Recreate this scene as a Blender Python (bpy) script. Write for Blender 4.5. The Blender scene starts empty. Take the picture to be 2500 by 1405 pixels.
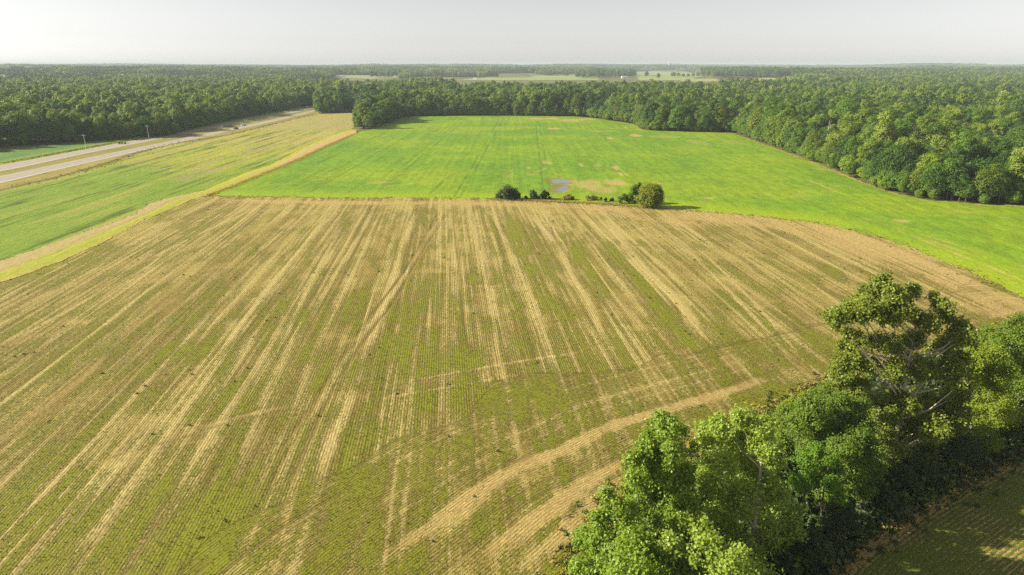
import bpy, math, random
import numpy as np
from mathutils import Vector

SC = bpy.context.scene
COL = SC.collection
RNG = np.random.default_rng(7)
random.seed(7)

# ------------------------------------------------------------------ camera, sky, sun, exposure
CAM_H = 56.0
PITCH = math.radians(18.1)
FPX = 1667.0                                   # focal length in pixels of the 2500 px wide photograph
cam = bpy.data.cameras.new("camera")
cam.sensor_width = 36.0
cam.lens = 36.0 * FPX / 2500.0
cam.clip_start = 1.0
cam.clip_end = 60000.0
camo = bpy.data.objects.new("camera", cam)
camo.location = (0, 0, CAM_H)
camo.rotation_euler = (math.radians(90) - PITCH, 0, 0)
COL.objects.link(camo)
SC.camera = camo

SUN_EL = math.radians(28.0)
SUN_AZ = math.radians(-88.0)                   # clockwise from +Y: the sun stands to the left
world = bpy.data.worlds.new("World")
SC.world = world
world.use_nodes = True
wn, wl = world.node_tree.nodes, world.node_tree.links
bg = wn["Background"]
sky = wn.new("ShaderNodeTexSky")
sky.sky_type = 'NISHITA'
sky.sun_disc = False
sky.sun_elevation = SUN_EL
sky.sun_rotation = SUN_AZ
sky.air_density = 1.0
sky.dust_density = 0.5
sky.ozone_density = 1.0
hs = wn.new("ShaderNodeHueSaturation")
hs.inputs["Saturation"].default_value = 0.13
wl.new(sky.outputs[0], hs.inputs["Color"])
wl.new(hs.outputs[0], bg.inputs[0])
bg.inputs[1].default_value = 0.060

sd = bpy.data.lights.new("sun", 'SUN')
sd.energy = 5.0
sd.angle = math.radians(0.5)
sd.color = (1.0, 0.91, 0.72)
so = bpy.data.objects.new("sun", sd)
ldir = Vector((-math.sin(SUN_AZ) * math.cos(SUN_EL), -math.cos(SUN_AZ) * math.cos(SUN_EL), -math.sin(SUN_EL)))
so.rotation_euler = ldir.to_track_quat('-Z', 'Y').to_euler()
so.location = (-300, 0, 300)
COL.objects.link(so)

SC.view_settings.view_transform = 'Standard'
SC.view_settings.look = 'None'
SC.view_settings.gamma = 1.0
SC.view_settings.use_curve_mapping = False
SC.view_settings.exposure = 1.2
SC.render.engine = 'CYCLES'
SC.cycles.max_bounces = 6
SC.cycles.diffuse_bounces = 3
SC.cycles.transmission_bounces = 3
SC.cycles.volume_bounces = 0
SC.cycles.use_denoising = False
SC.cycles.use_adaptive_sampling = False
SC.cycles.sample_clamp_indirect = 0.6

# ------------------------------------------------------------------ helpers
SP, CP = math.sin(PITCH), math.cos(PITCH)


def P(px, py):
    """Ground point (z = 0) seen at a pixel of the photograph."""
    xc = (px - 1250.0) / FPX
    yc = (702.5 - py) / FPX
    t = CAM_H / (SP - yc * CP)
    return (xc * t, (CP + yc * SP) * t)


def W(px, py, Y):
    """Point of the vertical plane at distance Y seen at a pixel; also metres per pixel there."""
    xc = (px - 1250.0) / FPX
    yc = (702.5 - py) / FPX
    t = Y / (CP + yc * SP)
    return (xc * t, Y, CAM_H + (-SP + yc * CP) * t), t / FPX


def PP(*pts):
    return np.array([P(*p) for p in pts])


def to_px(x, y, z):
    """Where a point shows in the photograph (only used to choose names and the largest trees)."""
    t = y * CP - (z - CAM_H) * SP
    yc = (y * SP + (z - CAM_H) * CP) / t
    return 1250 + FPX * x / t, 702.5 - FPX * yc


def hash2(ix, iy, seed):
    h = (ix.astype(np.int64) * 374761393 + iy.astype(np.int64) * 668265263 + seed * 1442695041) & 0x7fffffff
    h = ((h ^ (h >> 13)) * 1274126177) & 0x7fffffff
    return ((h ^ (h >> 16)) & 0xffff) / 65535.0


def vnoise(x, y, seed=0):
    ix, iy = np.floor(x), np.floor(y)
    fx, fy = x - ix, y - iy
    fx, fy = fx * fx * (3 - 2 * fx), fy * fy * (3 - 2 * fy)
    a, b = hash2(ix, iy, seed), hash2(ix + 1, iy, seed)
    c, d = hash2(ix, iy + 1, seed), hash2(ix + 1, iy + 1, seed)
    return (a * (1 - fx) + b * fx) * (1 - fy) + (c * (1 - fx) + d * fx) * fy


def fbm(x, y, seed=0, octv=4):
    s, amp, tot = 0, 1.0, 0
    for o in range(octv):
        s = s + amp * vnoise(x, y, seed + o * 17)
        tot += amp
        amp *= 0.5
        x, y = x * 2.03, y * 2.03
    return s / tot


def sstep(a, b, x):
    t = np.clip((x - a) / (b - a), 0, 1)
    return t * t * (3 - 2 * t)


def inside(poly, x, y):
    r = np.zeros(x.shape, bool)
    n = len(poly)
    j = n - 1
    for i in range(n):
        xi, yi = poly[i]
        xj, yj = poly[j]
        if yi != yj:
            r ^= ((yi > y) != (yj > y)) & (x < (xj - xi) * (y - yi) / (yj - yi) + xi)
        j = i
    return r


def polydist(line, x, y):
    """Distance to a polyline, its signed side (+ left of travel) and the arc position."""
    best = np.full(x.shape, 1e18)
    sgn = np.zeros(x.shape)
    arc = np.zeros(x.shape)
    acc = 0.0
    for (x0, y0), (x1, y1) in zip(line[:-1], line[1:]):
        dx, dy = x1 - x0, y1 - y0
        L = math.hypot(dx, dy)
        t = np.clip(((x - x0) * dx + (y - y0) * dy) / (L * L), 0, 1)
        ex, ey = x - (x0 + t * dx), y - (y0 + t * dy)
        d = ex * ex + ey * ey
        m = d < best
        best = np.where(m, d, best)
        sgn = np.where(m, np.sign(dx * ey - dy * ex), sgn)
        arc = np.where(m, acc + t * L, arc)
        acc += L
    return np.sqrt(best), sgn, arc


def smooth_line(pts, n=6):
    """Catmull-Rom through points."""
    p = np.array(pts, float)
    q = np.vstack([2 * p[0] - p[1], p, 2 * p[-1] - p[-2]])
    out = []
    for i in range(1, len(q) - 2):
        for k in range(n):
            t = k / n
            out.append(0.5 * (2 * q[i] + (q[i + 1] - q[i - 1]) * t + (2 * q[i - 1] - 5 * q[i] + 4 * q[i + 1] - q[i + 2]) * t * t
                              + (3 * q[i] - q[i - 1] - 3 * q[i + 1] + q[i + 2]) * t ** 3))
    out.append(p[-1])
    return np.array(out)


def mk_mesh(name, V, F, mat=None, attrs=None, smooth=False):
    """Mesh from numpy arrays; F is (M, k). attrs: {name: (type, array per vertex)}."""
    V = np.asarray(V, np.float32)
    F = np.asarray(F, np.int32)
    me = bpy.data.meshes.new(name)
    m, k = F.shape
    me.vertices.add(len(V))
    me.vertices.foreach_set("co", V.ravel())
    me.loops.add(m * k)
    me.loops.foreach_set("vertex_index", F.ravel())
    me.polygons.add(m)
    me.polygons.foreach_set("loop_start", np.arange(m, dtype=np.int32) * k)
    me.polygons.foreach_set("loop_total", np.full(m, k, np.int32))
    me.polygons.foreach_set("use_smooth", np.full(m, smooth, bool))
    me.update(calc_edges=True)
    for an, (ty, arr) in (attrs or {}).items():
        a = me.attributes.new(an, ty, 'POINT')
        arr = np.asarray(arr, np.int32 if ty == 'INT' else np.float32)
        a.data.foreach_set({'FLOAT': "value", 'INT': "value", 'FLOAT_VECTOR': "vector", 'FLOAT_COLOR': "color"}[ty], arr.ravel())
    if mat:
        me.materials.append(mat)
    return me


class Acc:
    """Collects pieces of a mesh."""
    def __init__(self):
        self.V, self.F, self.n = [], [], 0

    def add(self, V, F):
        V = np.asarray(V, float)
        self.V.append(V)
        for f in F:
            self.F.append(tuple(i + self.n for i in f))
        self.n += len(V)

    def tube(self, pts, rads, k=6, cap=True):
        pts = [np.array(p, float) for p in pts]
        n = len(pts)
        V = []
        for i, p in enumerate(pts):
            d = pts[min(i + 1, n - 1)] - pts[max(i - 1, 0)]
            d /= (np.linalg.norm(d) + 1e-9)
            a = np.cross(d, [0.31, 0.93, 0.17])
            a /= (np.linalg.norm(a) + 1e-9)
            b = np.cross(d, a)
            for j in range(k):
                th = 2 * math.pi * j / k
                V.append(p + rads[i] * (a * math.cos(th) + b * math.sin(th)))
        F = []
        for i in range(n - 1):
            for j in range(k):
                F.append((i * k + j, i * k + (j + 1) % k, (i + 1) * k + (j + 1) % k, (i + 1) * k + j))
        if cap:
            F.append(tuple(range(k))[::-1])
            F.append(tuple((n - 1) * k + j for j in range(k)))
        self.add(V, F)

    def box(self, c, s, rz=0.0):
        cx, cy, cz = c
        hx, hy, hz = s[0] / 2, s[1] / 2, s[2] / 2
        V = []
        for sx, sy, sz in ((-1, -1, -1), (1, -1, -1), (1, 1, -1), (-1, 1, -1), (-1, -1, 1), (1, -1, 1), (1, 1, 1), (-1, 1, 1)):
            x, y = sx * hx, sy * hy
            V.append((cx + x * math.cos(rz) - y * math.sin(rz), cy + x * math.sin(rz) + y * math.cos(rz), cz + sz * hz))
        self.add(V, [(0, 3, 2, 1), (4, 5, 6, 7), (0, 1, 5, 4), (1, 2, 6, 5), (2, 3, 7, 6), (3, 0, 4, 7)])

    def mesh(self, name, mat, smooth=False):
        me = bpy.data.meshes.new(name)
        me.from_pydata(np.concatenate(self.V).tolist(), [], self.F)
        if smooth:
            me.polygons.foreach_set("use_smooth", np.ones(len(me.polygons), bool))
        me.update()
        me.materials.append(mat)
        return me


def link(name, me, parent=None, kind=None, loc=None):
    o = bpy.data.objects.new(name, me)
    COL.objects.link(o)
    if parent:
        o.parent = parent
    if kind:
        o["kind"] = kind
    if loc:
        o.location = loc
    return o


def thing(name, label, cat, loc=(0, 0, 0), rz=0.0, group=None, me=None):
    o = bpy.data.objects.new(name, me)
    COL.objects.link(o)
    o.location = loc
    o.rotation_euler = (0, 0, rz)
    o["label"] = label
    o["category"] = cat
    if group:
        o["group"] = group
    return o


# ------------------------------------------------------------------ materials
class NT:
    def __init__(self, name):
        self.m = bpy.data.materials.new(name)
        self.m.use_nodes = True
        self.t = self.m.node_tree
        self.b = self.t.nodes["Principled BSDF"]
        self.out = self.t.nodes["Material Output"]

    def n(self, ty, **kw):
        nd = self.t.nodes.new(ty)
        for k, v in kw.items():
            setattr(nd, k, v)
        return nd

    def s(self, sock, v):
        if isinstance(v, bpy.types.NodeSocket):
            self.t.links.new(v, sock)
        elif isinstance(v, bpy.types.Node):
            self.t.links.new(v.outputs[0], sock)
        else:
            sock.default_value = v

    def math(self, op, a, b=0.0, c=None, clamp=False):
        nd = self.n("ShaderNodeMath", operation=op)
        nd.use_clamp = clamp
        self.s(nd.inputs[0], a)
        self.s(nd.inputs[1], b)
        if c is not None:
            self.s(nd.inputs[2], c)
        return nd.outputs[0]

    def mix(self, f, a, b, blend='MIX'):
        nd = self.n("ShaderNodeMix", data_type='RGBA', blend_type=blend)
        self.s(nd.inputs[0], f)
        self.s(nd.inputs[6], (*a, 1) if isinstance(a, tuple) and len(a) == 3 else a)
        self.s(nd.inputs[7], (*b, 1) if isinstance(b, tuple) and len(b) == 3 else b)
        return nd.outputs[2]

    def attr(self, name, out=0):
        nd = self.n("ShaderNodeAttribute", attribute_name=name)
        return nd.outputs[{0: "Color", 1: "Vector", 2: "Fac"}[out]]

    def noise(self, vec, scale, detail=3.0, rough=0.55):
        nd = self.n("ShaderNodeTexNoise")
        if vec is not None:
            self.s(nd.inputs["Vector"], vec)
        nd.inputs["Scale"].default_value = scale
        nd.inputs["Detail"].default_value = detail
        nd.inputs["Roughness"].default_value = rough
        return nd.outputs["Fac"]

    def mapr(self, v, a, b, c=0.0, d=1.0):
        nd = self.n("ShaderNodeMapRange", interpolation_type='SMOOTHSTEP')
        self.s(nd.inputs[0], v)
        for i, q in enumerate((a, b, c, d)):
            self.s(nd.inputs[i + 1], q)
        return nd.outputs[0]

    def vmul(self, v, s):
        nd = self.n("ShaderNodeVectorMath", operation='MULTIPLY')
        self.s(nd.inputs[0], v)
        nd.inputs[1].default_value = s
        return nd.outputs[0]

    def bump(self, h, dist, strength=1.0):
        nd = self.n("ShaderNodeBump")
        self.s(nd.inputs["Height"], h)
        nd.inputs["Distance"].default_value = dist
        nd.inputs["Strength"].default_value = strength
        self.s(self.b.inputs["Normal"], nd.outputs[0])

    def done(self, color=None, rough=0.9, spec=0.2):
        if color is not None:
            self.s(self.b.inputs["Base Color"], (*color, 1) if isinstance(color, tuple) and len(color) == 3 else color)
        self.s(self.b.inputs["Roughness"], rough)
        self.b.inputs["Specular IOR Level"].default_value = spec
        return self.m


def plain(name, color, rough=0.7, spec=0.3, metal=0.0, grain=0.15, scale=3.0):
    t = NT(name)
    tc = t.n("ShaderNodeTexCoord").outputs["Object"]
    nz = t.noise(tc, scale, 4.0)
    c = t.mix(nz, tuple(x * (1 - grain) for x in color), tuple(min(1, x * (1 + grain)) for x in color))
    t.b.inputs["Metallic"].default_value = metal
    return t.done(c, rough, spec)


def crop_mat(name, period, green, green2, jitter=1.0, rows=.10):
    """Rows of young plants between straw. Needs the vertex attributes col (soil and straw), veg and rowuv."""
    t = NT(name)
    col, veg = t.attr("col"), t.attr("veg", 2)
    rv = t.attr("rowuv", 1)
    sep = t.n("ShaderNodeSeparateXYZ")
    t.s(sep.inputs[0], rv)
    wob = t.noise(t.vmul(rv, (0.6, 0.6, 0)), 1.0, 2.0)
    r = t.math('ADD', sep.outputs[0], t.math('MULTIPLY', wob, 0.35 * period))
    band = t.math('COSINE', t.math('MULTIPLY', r, 2 * math.pi / period))
    blot = t.noise(t.vmul(rv, (2.6, 1.5, 0)), 1.0, 3.0, 0.65)
    fine = t.noise(t.vmul(rv, (9.0, 5.0, 0)), 1.0, 3.0, 0.7)
    straw = t.noise(t.vmul(rv, (5.0, 0.7, 0)), 1.0, 4.0, 0.7)
    s = t.math('ADD', t.math('MULTIPLY', band, rows), t.math('MULTIPLY', t.math('SUBTRACT', blot, 0.5), 1.7 * jitter))
    s = t.math('ADD', s, t.math('MULTIPLY', t.math('SUBTRACT', fine, 0.5), 0.8 * jitter))
    s = t.math('ADD', s, t.math('MULTIPLY', t.math('SUBTRACT', veg, 0.5), 1.0))
    mask = t.mapr(s, -0.12, 0.22)
    g = t.mix(fine, green, green2)
    sm = t.mapr(t.math('ADD', t.math('MULTIPLY', straw, 0.6), t.math('MULTIPLY', fine, 0.4)), 0.3, 0.7, 0.45, 1.5)
    mm = t.n("ShaderNodeVectorMath", operation='SCALE')
    t.s(mm.inputs[0], col)
    t.s(mm.inputs["Scale"], sm)
    c = t.mix(mask, mm.outputs[0], g)
    h = t.math('ADD', t.math('MULTIPLY', mask, 0.8), t.math('MULTIPLY', fine, 0.7))
    h = t.math('ADD', h, t.math('MULTIPLY', band, 0.10))
    h = t.math('ADD', h, t.math('MULTIPLY', straw, 0.6))
    t.bump(h, 0.30)
    return t.done(c, 0.85, 0.15)


def canopy_mat(name, stretch=(1.2, 0.5, 0), dist=0.35):
    """Closed crop canopy: colour from the col attribute, leafy relief and row texture."""
    t = NT(name)
    col, rv = t.attr("col"), t.attr("rowuv", 1)
    a = t.noise(t.vmul(rv, stretch), 1.0, 4.0, 0.65)
    b = t.noise(t.vmul(rv, (4.0, 2.5, 0)), 1.0, 3.0, 0.7)
    k = t.math('ADD', t.math('MULTIPLY', a, 0.6), t.math('MULTIPLY', b, 0.4))
    mm = t.n("ShaderNodeVectorMath", operation='SCALE')
    t.s(mm.inputs[0], col)
    t.s(mm.inputs["Scale"], t.mapr(k, 0.3, 0.7, 0.72, 1.28))
    t.bump(k, dist)
    return t.done(mm.outputs[0], 0.8, 0.15)


def leaf_mat(name, c1, c2, trans=0.3, rough=0.45, spec=0.35):
    t = NT(name)
    tint = t.attr("tint", 2)
    oi = t.n("ShaderNodeObjectInfo").outputs["Random"]
    c = t.mix(t.math('ADD', t.math('MULTIPLY', tint, 0.55), t.math('MULTIPLY', oi, 0.45)), c1, c2)
    t.done(c, rough, spec)
    tr = t.n("ShaderNodeBsdfTranslucent")
    t.s(tr.inputs[0], t.mix(0.5, c, (min(1, c2[0] * 1.5), min(1, c2[1] * 1.6), c2[2] * 0.5)))
    mx = t.n("ShaderNodeMixShader")
    mx.inputs[0].default_value = trans
    t.s(mx.inputs[1], t.b.outputs[0])
    t.s(mx.inputs[2], tr.outputs[0])
    t.s(t.out.inputs["Surface"], mx.outputs[0])
    return t.m


M_GROUND = NT("meadow_soil")
_tc = M_GROUND.n("ShaderNodeTexCoord").outputs["Object"]
M_GROUND = (lambda t: (t.bump(t.noise(_tc, 0.8, 4), 0.4), t.done(
    t.mix(t.mapr(t.noise(_tc, 0.012, 5), 0.35, 0.65), (0.075, 0.095, 0.018), (0.15, 0.14, 0.04)), 0.95, 0.1))[1])(M_GROUND)
M_STUBBLE = crop_mat("stubble_with_bean_rows", 0.46, (0.122, 0.132, 0.008), (0.228, 0.230, 0.018))
M_CANOPY = canopy_mat("bean_canopy")
M_LEFT = canopy_mat("striped_crop", (1.6, 0.16, 0), 0.7)
M_STRIP = canopy_mat("rough_grass", (1.5, 0.35, 0), 0.25)
M_ASPHALT = plain("asphalt", (0.27, 0.235, 0.195), 0.85, 0.3, 0, 0.2, 0.3)
M_LINE = plain("road_paint", (0.66, 0.61, 0.53), 0.7, 0.3, 0, 0.15, 1.0)
M_WATER = NT("pond_water")
M_WATER = (lambda t: (t.bump(t.noise(t.n("ShaderNodeTexCoord").outputs["Object"], 1.2, 3), 0.01), t.done((0.095, 0.115, 0.110), 0.12, 0.30))[1])(M_WATER)
M_BARK = plain("brown_bark", (0.11, 0.085, 0.06), 0.9, 0.2, 0, 0.4, 2.0)
M_PALE = plain("pale_sycamore_bark", (0.40, 0.35, 0.27), 0.8, 0.2, 0, 0.3, 0.8)
M_POLE = plain("weathered_pole", (0.58, 0.55, 0.50), 0.9, 0.2, 0, 0.2, 1.0)
M_WHITE = plain("white_paint", (0.75, 0.74, 0.72), 0.4, 0.5, 0, 0.05)
M_GLASS = plain("dark_car_glass", (0.02, 0.022, 0.025), 0.08, 0.6, 0, 0.05)
M_BLACK = plain("black_car_paint", (0.012, 0.012, 0.014), 0.25, 0.5, 0, 0.1)
M_SILVER = plain("silver_car_paint", (0.62, 0.62, 0.62), 0.3, 0.5, 0.2, 0.05)
M_RUBBER = plain("tyre_rubber", (0.02, 0.02, 0.02), 0.9, 0.2)
M_METAL = plain("galvanised_steel", (0.45, 0.46, 0.46), 0.5, 0.5, 0.6, 0.1)
M_LAMP = plain("lamp_lens", (0.7, 0.68, 0.6), 0.15, 0.6, 0, 0.02)
M_ROOF = plain("grey_roof_sheet", (0.35, 0.35, 0.36), 0.6, 0.4, 0.2, 0.1)

# ------------------------------------------------------------------ haze
hz = NT("thin_summer_haze")
hz.t.nodes.remove(hz.b)
pv = hz.n("ShaderNodeVolumePrincipled")
pv.inputs["Color"].default_value = (0.58, 0.67, 0.74, 1)
pv.inputs["Density"].default_value = 0.000105
pv.inputs["Anisotropy"].default_value = 0.0
hz.t.links.new(pv.outputs[0], hz.out.inputs["Volume"])
a = Acc()
a.box((0, 6000, 36.5), (28000, 16000, 79))
haze = link("haze", a.mesh("haze", hz.m), kind="stuff")


# ------------------------------------------------------------------ the lie of the land
def H(x, y):
    """Height of the terrain: flat around the fields, rolling and slowly rising far off."""
    x, y = np.asarray(x, float), np.asarray(y, float)
    d = np.hypot(x, y)
    far = sstep(2000, 3600, d)
    roll = (fbm(x / 1150 + 3.1, y / 1150 + 1.7, 5, 3) - 0.45) * 85
    roll = np.clip(roll, -6, 24) * (1 - .35 * sstep(5500, 9000, d))
    rise = np.clip((d - 2300) / 6500, 0, 1.1) * 17
    ridge = (fbm(x / 1900 + 7.7, y / 1900 + 2.2, 9, 3) - 0.5) * 46 * sstep(5500, 8500, d)
    return far * roll + rise + ridge - 0.06


# ground: one sheet out to the horizon
ang = np.linspace(0, 2 * math.pi, 241)[:-1]
rad = np.concatenate([[0.0], np.geomspace(20, 12500, 130)])
AA, RR = np.meshgrid(ang, rad[1:])
gx, gy = (RR * np.sin(AA)).ravel(), (RR * np.cos(AA)).ravel()
# keep the sheet within the haze box behind the camera
gy = np.where(gy < -1500, -1500 - (-gy - 1500) * 0.02, gy)
V = np.column_stack([gx, gy, H(gx, gy)])
V = np.vstack([V, [[0, 0, float(H(0, 0))]]])
F = []
na, nr = len(ang), len(rad) - 1
ii = np.arange(nr - 1)[:, None] * na
jj = np.arange(na)[None, :]
j2 = (jj + 1) % na
F = np.stack([ii + jj, ii + na + jj, ii + na + j2, ii + j2], -1).reshape(-1, 4)
gme = bpy.data.meshes.new("ground")
gme.from_pydata(V.tolist(), [], F.tolist() + [(len(V) - 1, j, (j + 1) % na) for j in range(na)])
gme.materials.append(M_GROUND)
gme.polygons.foreach_set("use_smooth", np.ones(len(gme.polygons), bool))
link("ground", gme, kind="structure")


def sheet(name, poly, head, du, dv, fun, mat, jag=0.0):
    """Tessellated field inside a polygon. head: (hx, hy) row direction. fun(x, y, u, v) -> z, attrs."""
    poly = np.asarray(poly)
    hx, hy = head
    L = math.hypot(hx, hy)
    hx, hy = hx / L, hy / L
    U, Vv = poly[:, 0] * hy - poly[:, 1] * hx, poly[:, 0] * hx + poly[:, 1] * hy
    us = np.arange(U.min(), U.max() + du, du)
    vs = np.arange(Vv.min(), Vv.max() + dv, dv)
    UU, VV = np.meshgrid(us, vs)
    X, Y = UU * hy + VV * hx, -UU * hx + VV * hy
    nu, nv = len(us), len(vs)
    cx, cy = X[:-1, :-1] + (du * hy + dv * hx) / 2, Y[:-1, :-1] + (-du * hx + dv * hy) / 2
    jx = (fbm(cx / 2.5, cy / 2.5, 91, 2) - 0.5) * jag
    jy = (fbm(cx / 2.5, cy / 2.5, 92, 2) - 0.5) * jag
    keep = inside(poly, cx + jx, cy + jy)
    ci, cj = np.nonzero(keep)
    i0 = ci * nu + cj
    F = np.stack([i0, i0 + 1, i0 + nu + 1, i0 + nu], -1)
    used, inv = np.unique(F, return_inverse=True)
    F = inv.reshape(-1, 4)
    x, y = X.ravel()[used], Y.ravel()[used]
    z, attrs = fun(x, y, UU.ravel()[used], VV.ravel()[used])
    return link(name, mk_mesh(name, np.column_stack([x, y, z]), F, mat, attrs, smooth=True), kind="structure")


def rgba(c):
    return np.column_stack([c, np.ones(len(c))])


def lerp(a, b, t):
    return a + (b - a) * t[:, None]


def C(*c):
    return np.array(c, float)[None, :]


# -------- outlines of fields (ground plan, measured)
STUB_TOP = [(500, 480), (600, 482), (700, 482), (840, 485), (1000, 484), (1200, 487), (1400, 495), (1500, 500), (1600, 509), (1700, 516),
            (1790, 523), (1880, 531), (2000, 546), (2120, 572), (2240, 612), (2360, 660), (2430, 693), (2500, 728), (2640, 800)]
STRIP_R_LOW = [(470, 488), (420, 509), (356, 536), (235, 600), (128, 647), (0, 691), (-150, 752), (-420, 880)]
STRIP_M_LOW = [(487, 473), (420, 494), (363, 520), (286, 547), (168, 611), (0, 665), (-150, 720), (-420, 835)]
LEFT_R = [(-420, 800), (-150, 693), (0, 640), (134, 594), (202, 569), (279, 544), (336, 520), (363, 499), (396, 489), (450, 476), (497, 467), (600, 422),
          (659, 404), (728, 368), (805, 332), (858, 317)]
SOY_L = [(512, 478), (554, 463), (600, 444), (665, 418), (723, 394), (805, 355), (869, 328)]
WOOD_EDGE = [(905, 318), (985, 286), (1060, 284), (1200, 283), (1400, 285), (1450, 289), (1500, 297), (1545, 303), (1570, 318), (1600, 320), (1700, 323), (1790, 325),
             (1800, 330), (1880, 358), (2000, 402), (2110, 447), (2170, 469), (2260, 489), (2400, 500), (2500, 503), (2700, 506), (3100, 508)]
TREELINE_L = [(1330, 1560), (1400, 1405), (1470, 1290), (1560, 1190), (1700, 1100), (1850, 1030), (1960, 975), (2120, 905), (2300, 850), (2430, 815), (2600, 770), (2900, 705)]
TREELINE_R = [(1840, 1560), (2010, 1405), (2120, 1310), (2250, 1225), (2380, 1155), (2500, 1100), (2700, 1010), (3000, 900)]
HEADLAND = smooth_line(PP((820, 1480), (900, 1405), (960, 1360), (1080, 1270), (1230, 1165), (1380, 1100), (1500, 1040), (1740, 968), (1932, 912), (2100, 868), (2300, 812), (2500, 755)))

stub_poly = np.vstack([PP(*STUB_TOP), PP(*TREELINE_L[::-1]), [P(700, 1560)], [P(-300, 1560)], PP(*STRIP_R_LOW[::-1])])
ROWDIR = (-0.0913, 1.0)

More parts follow.
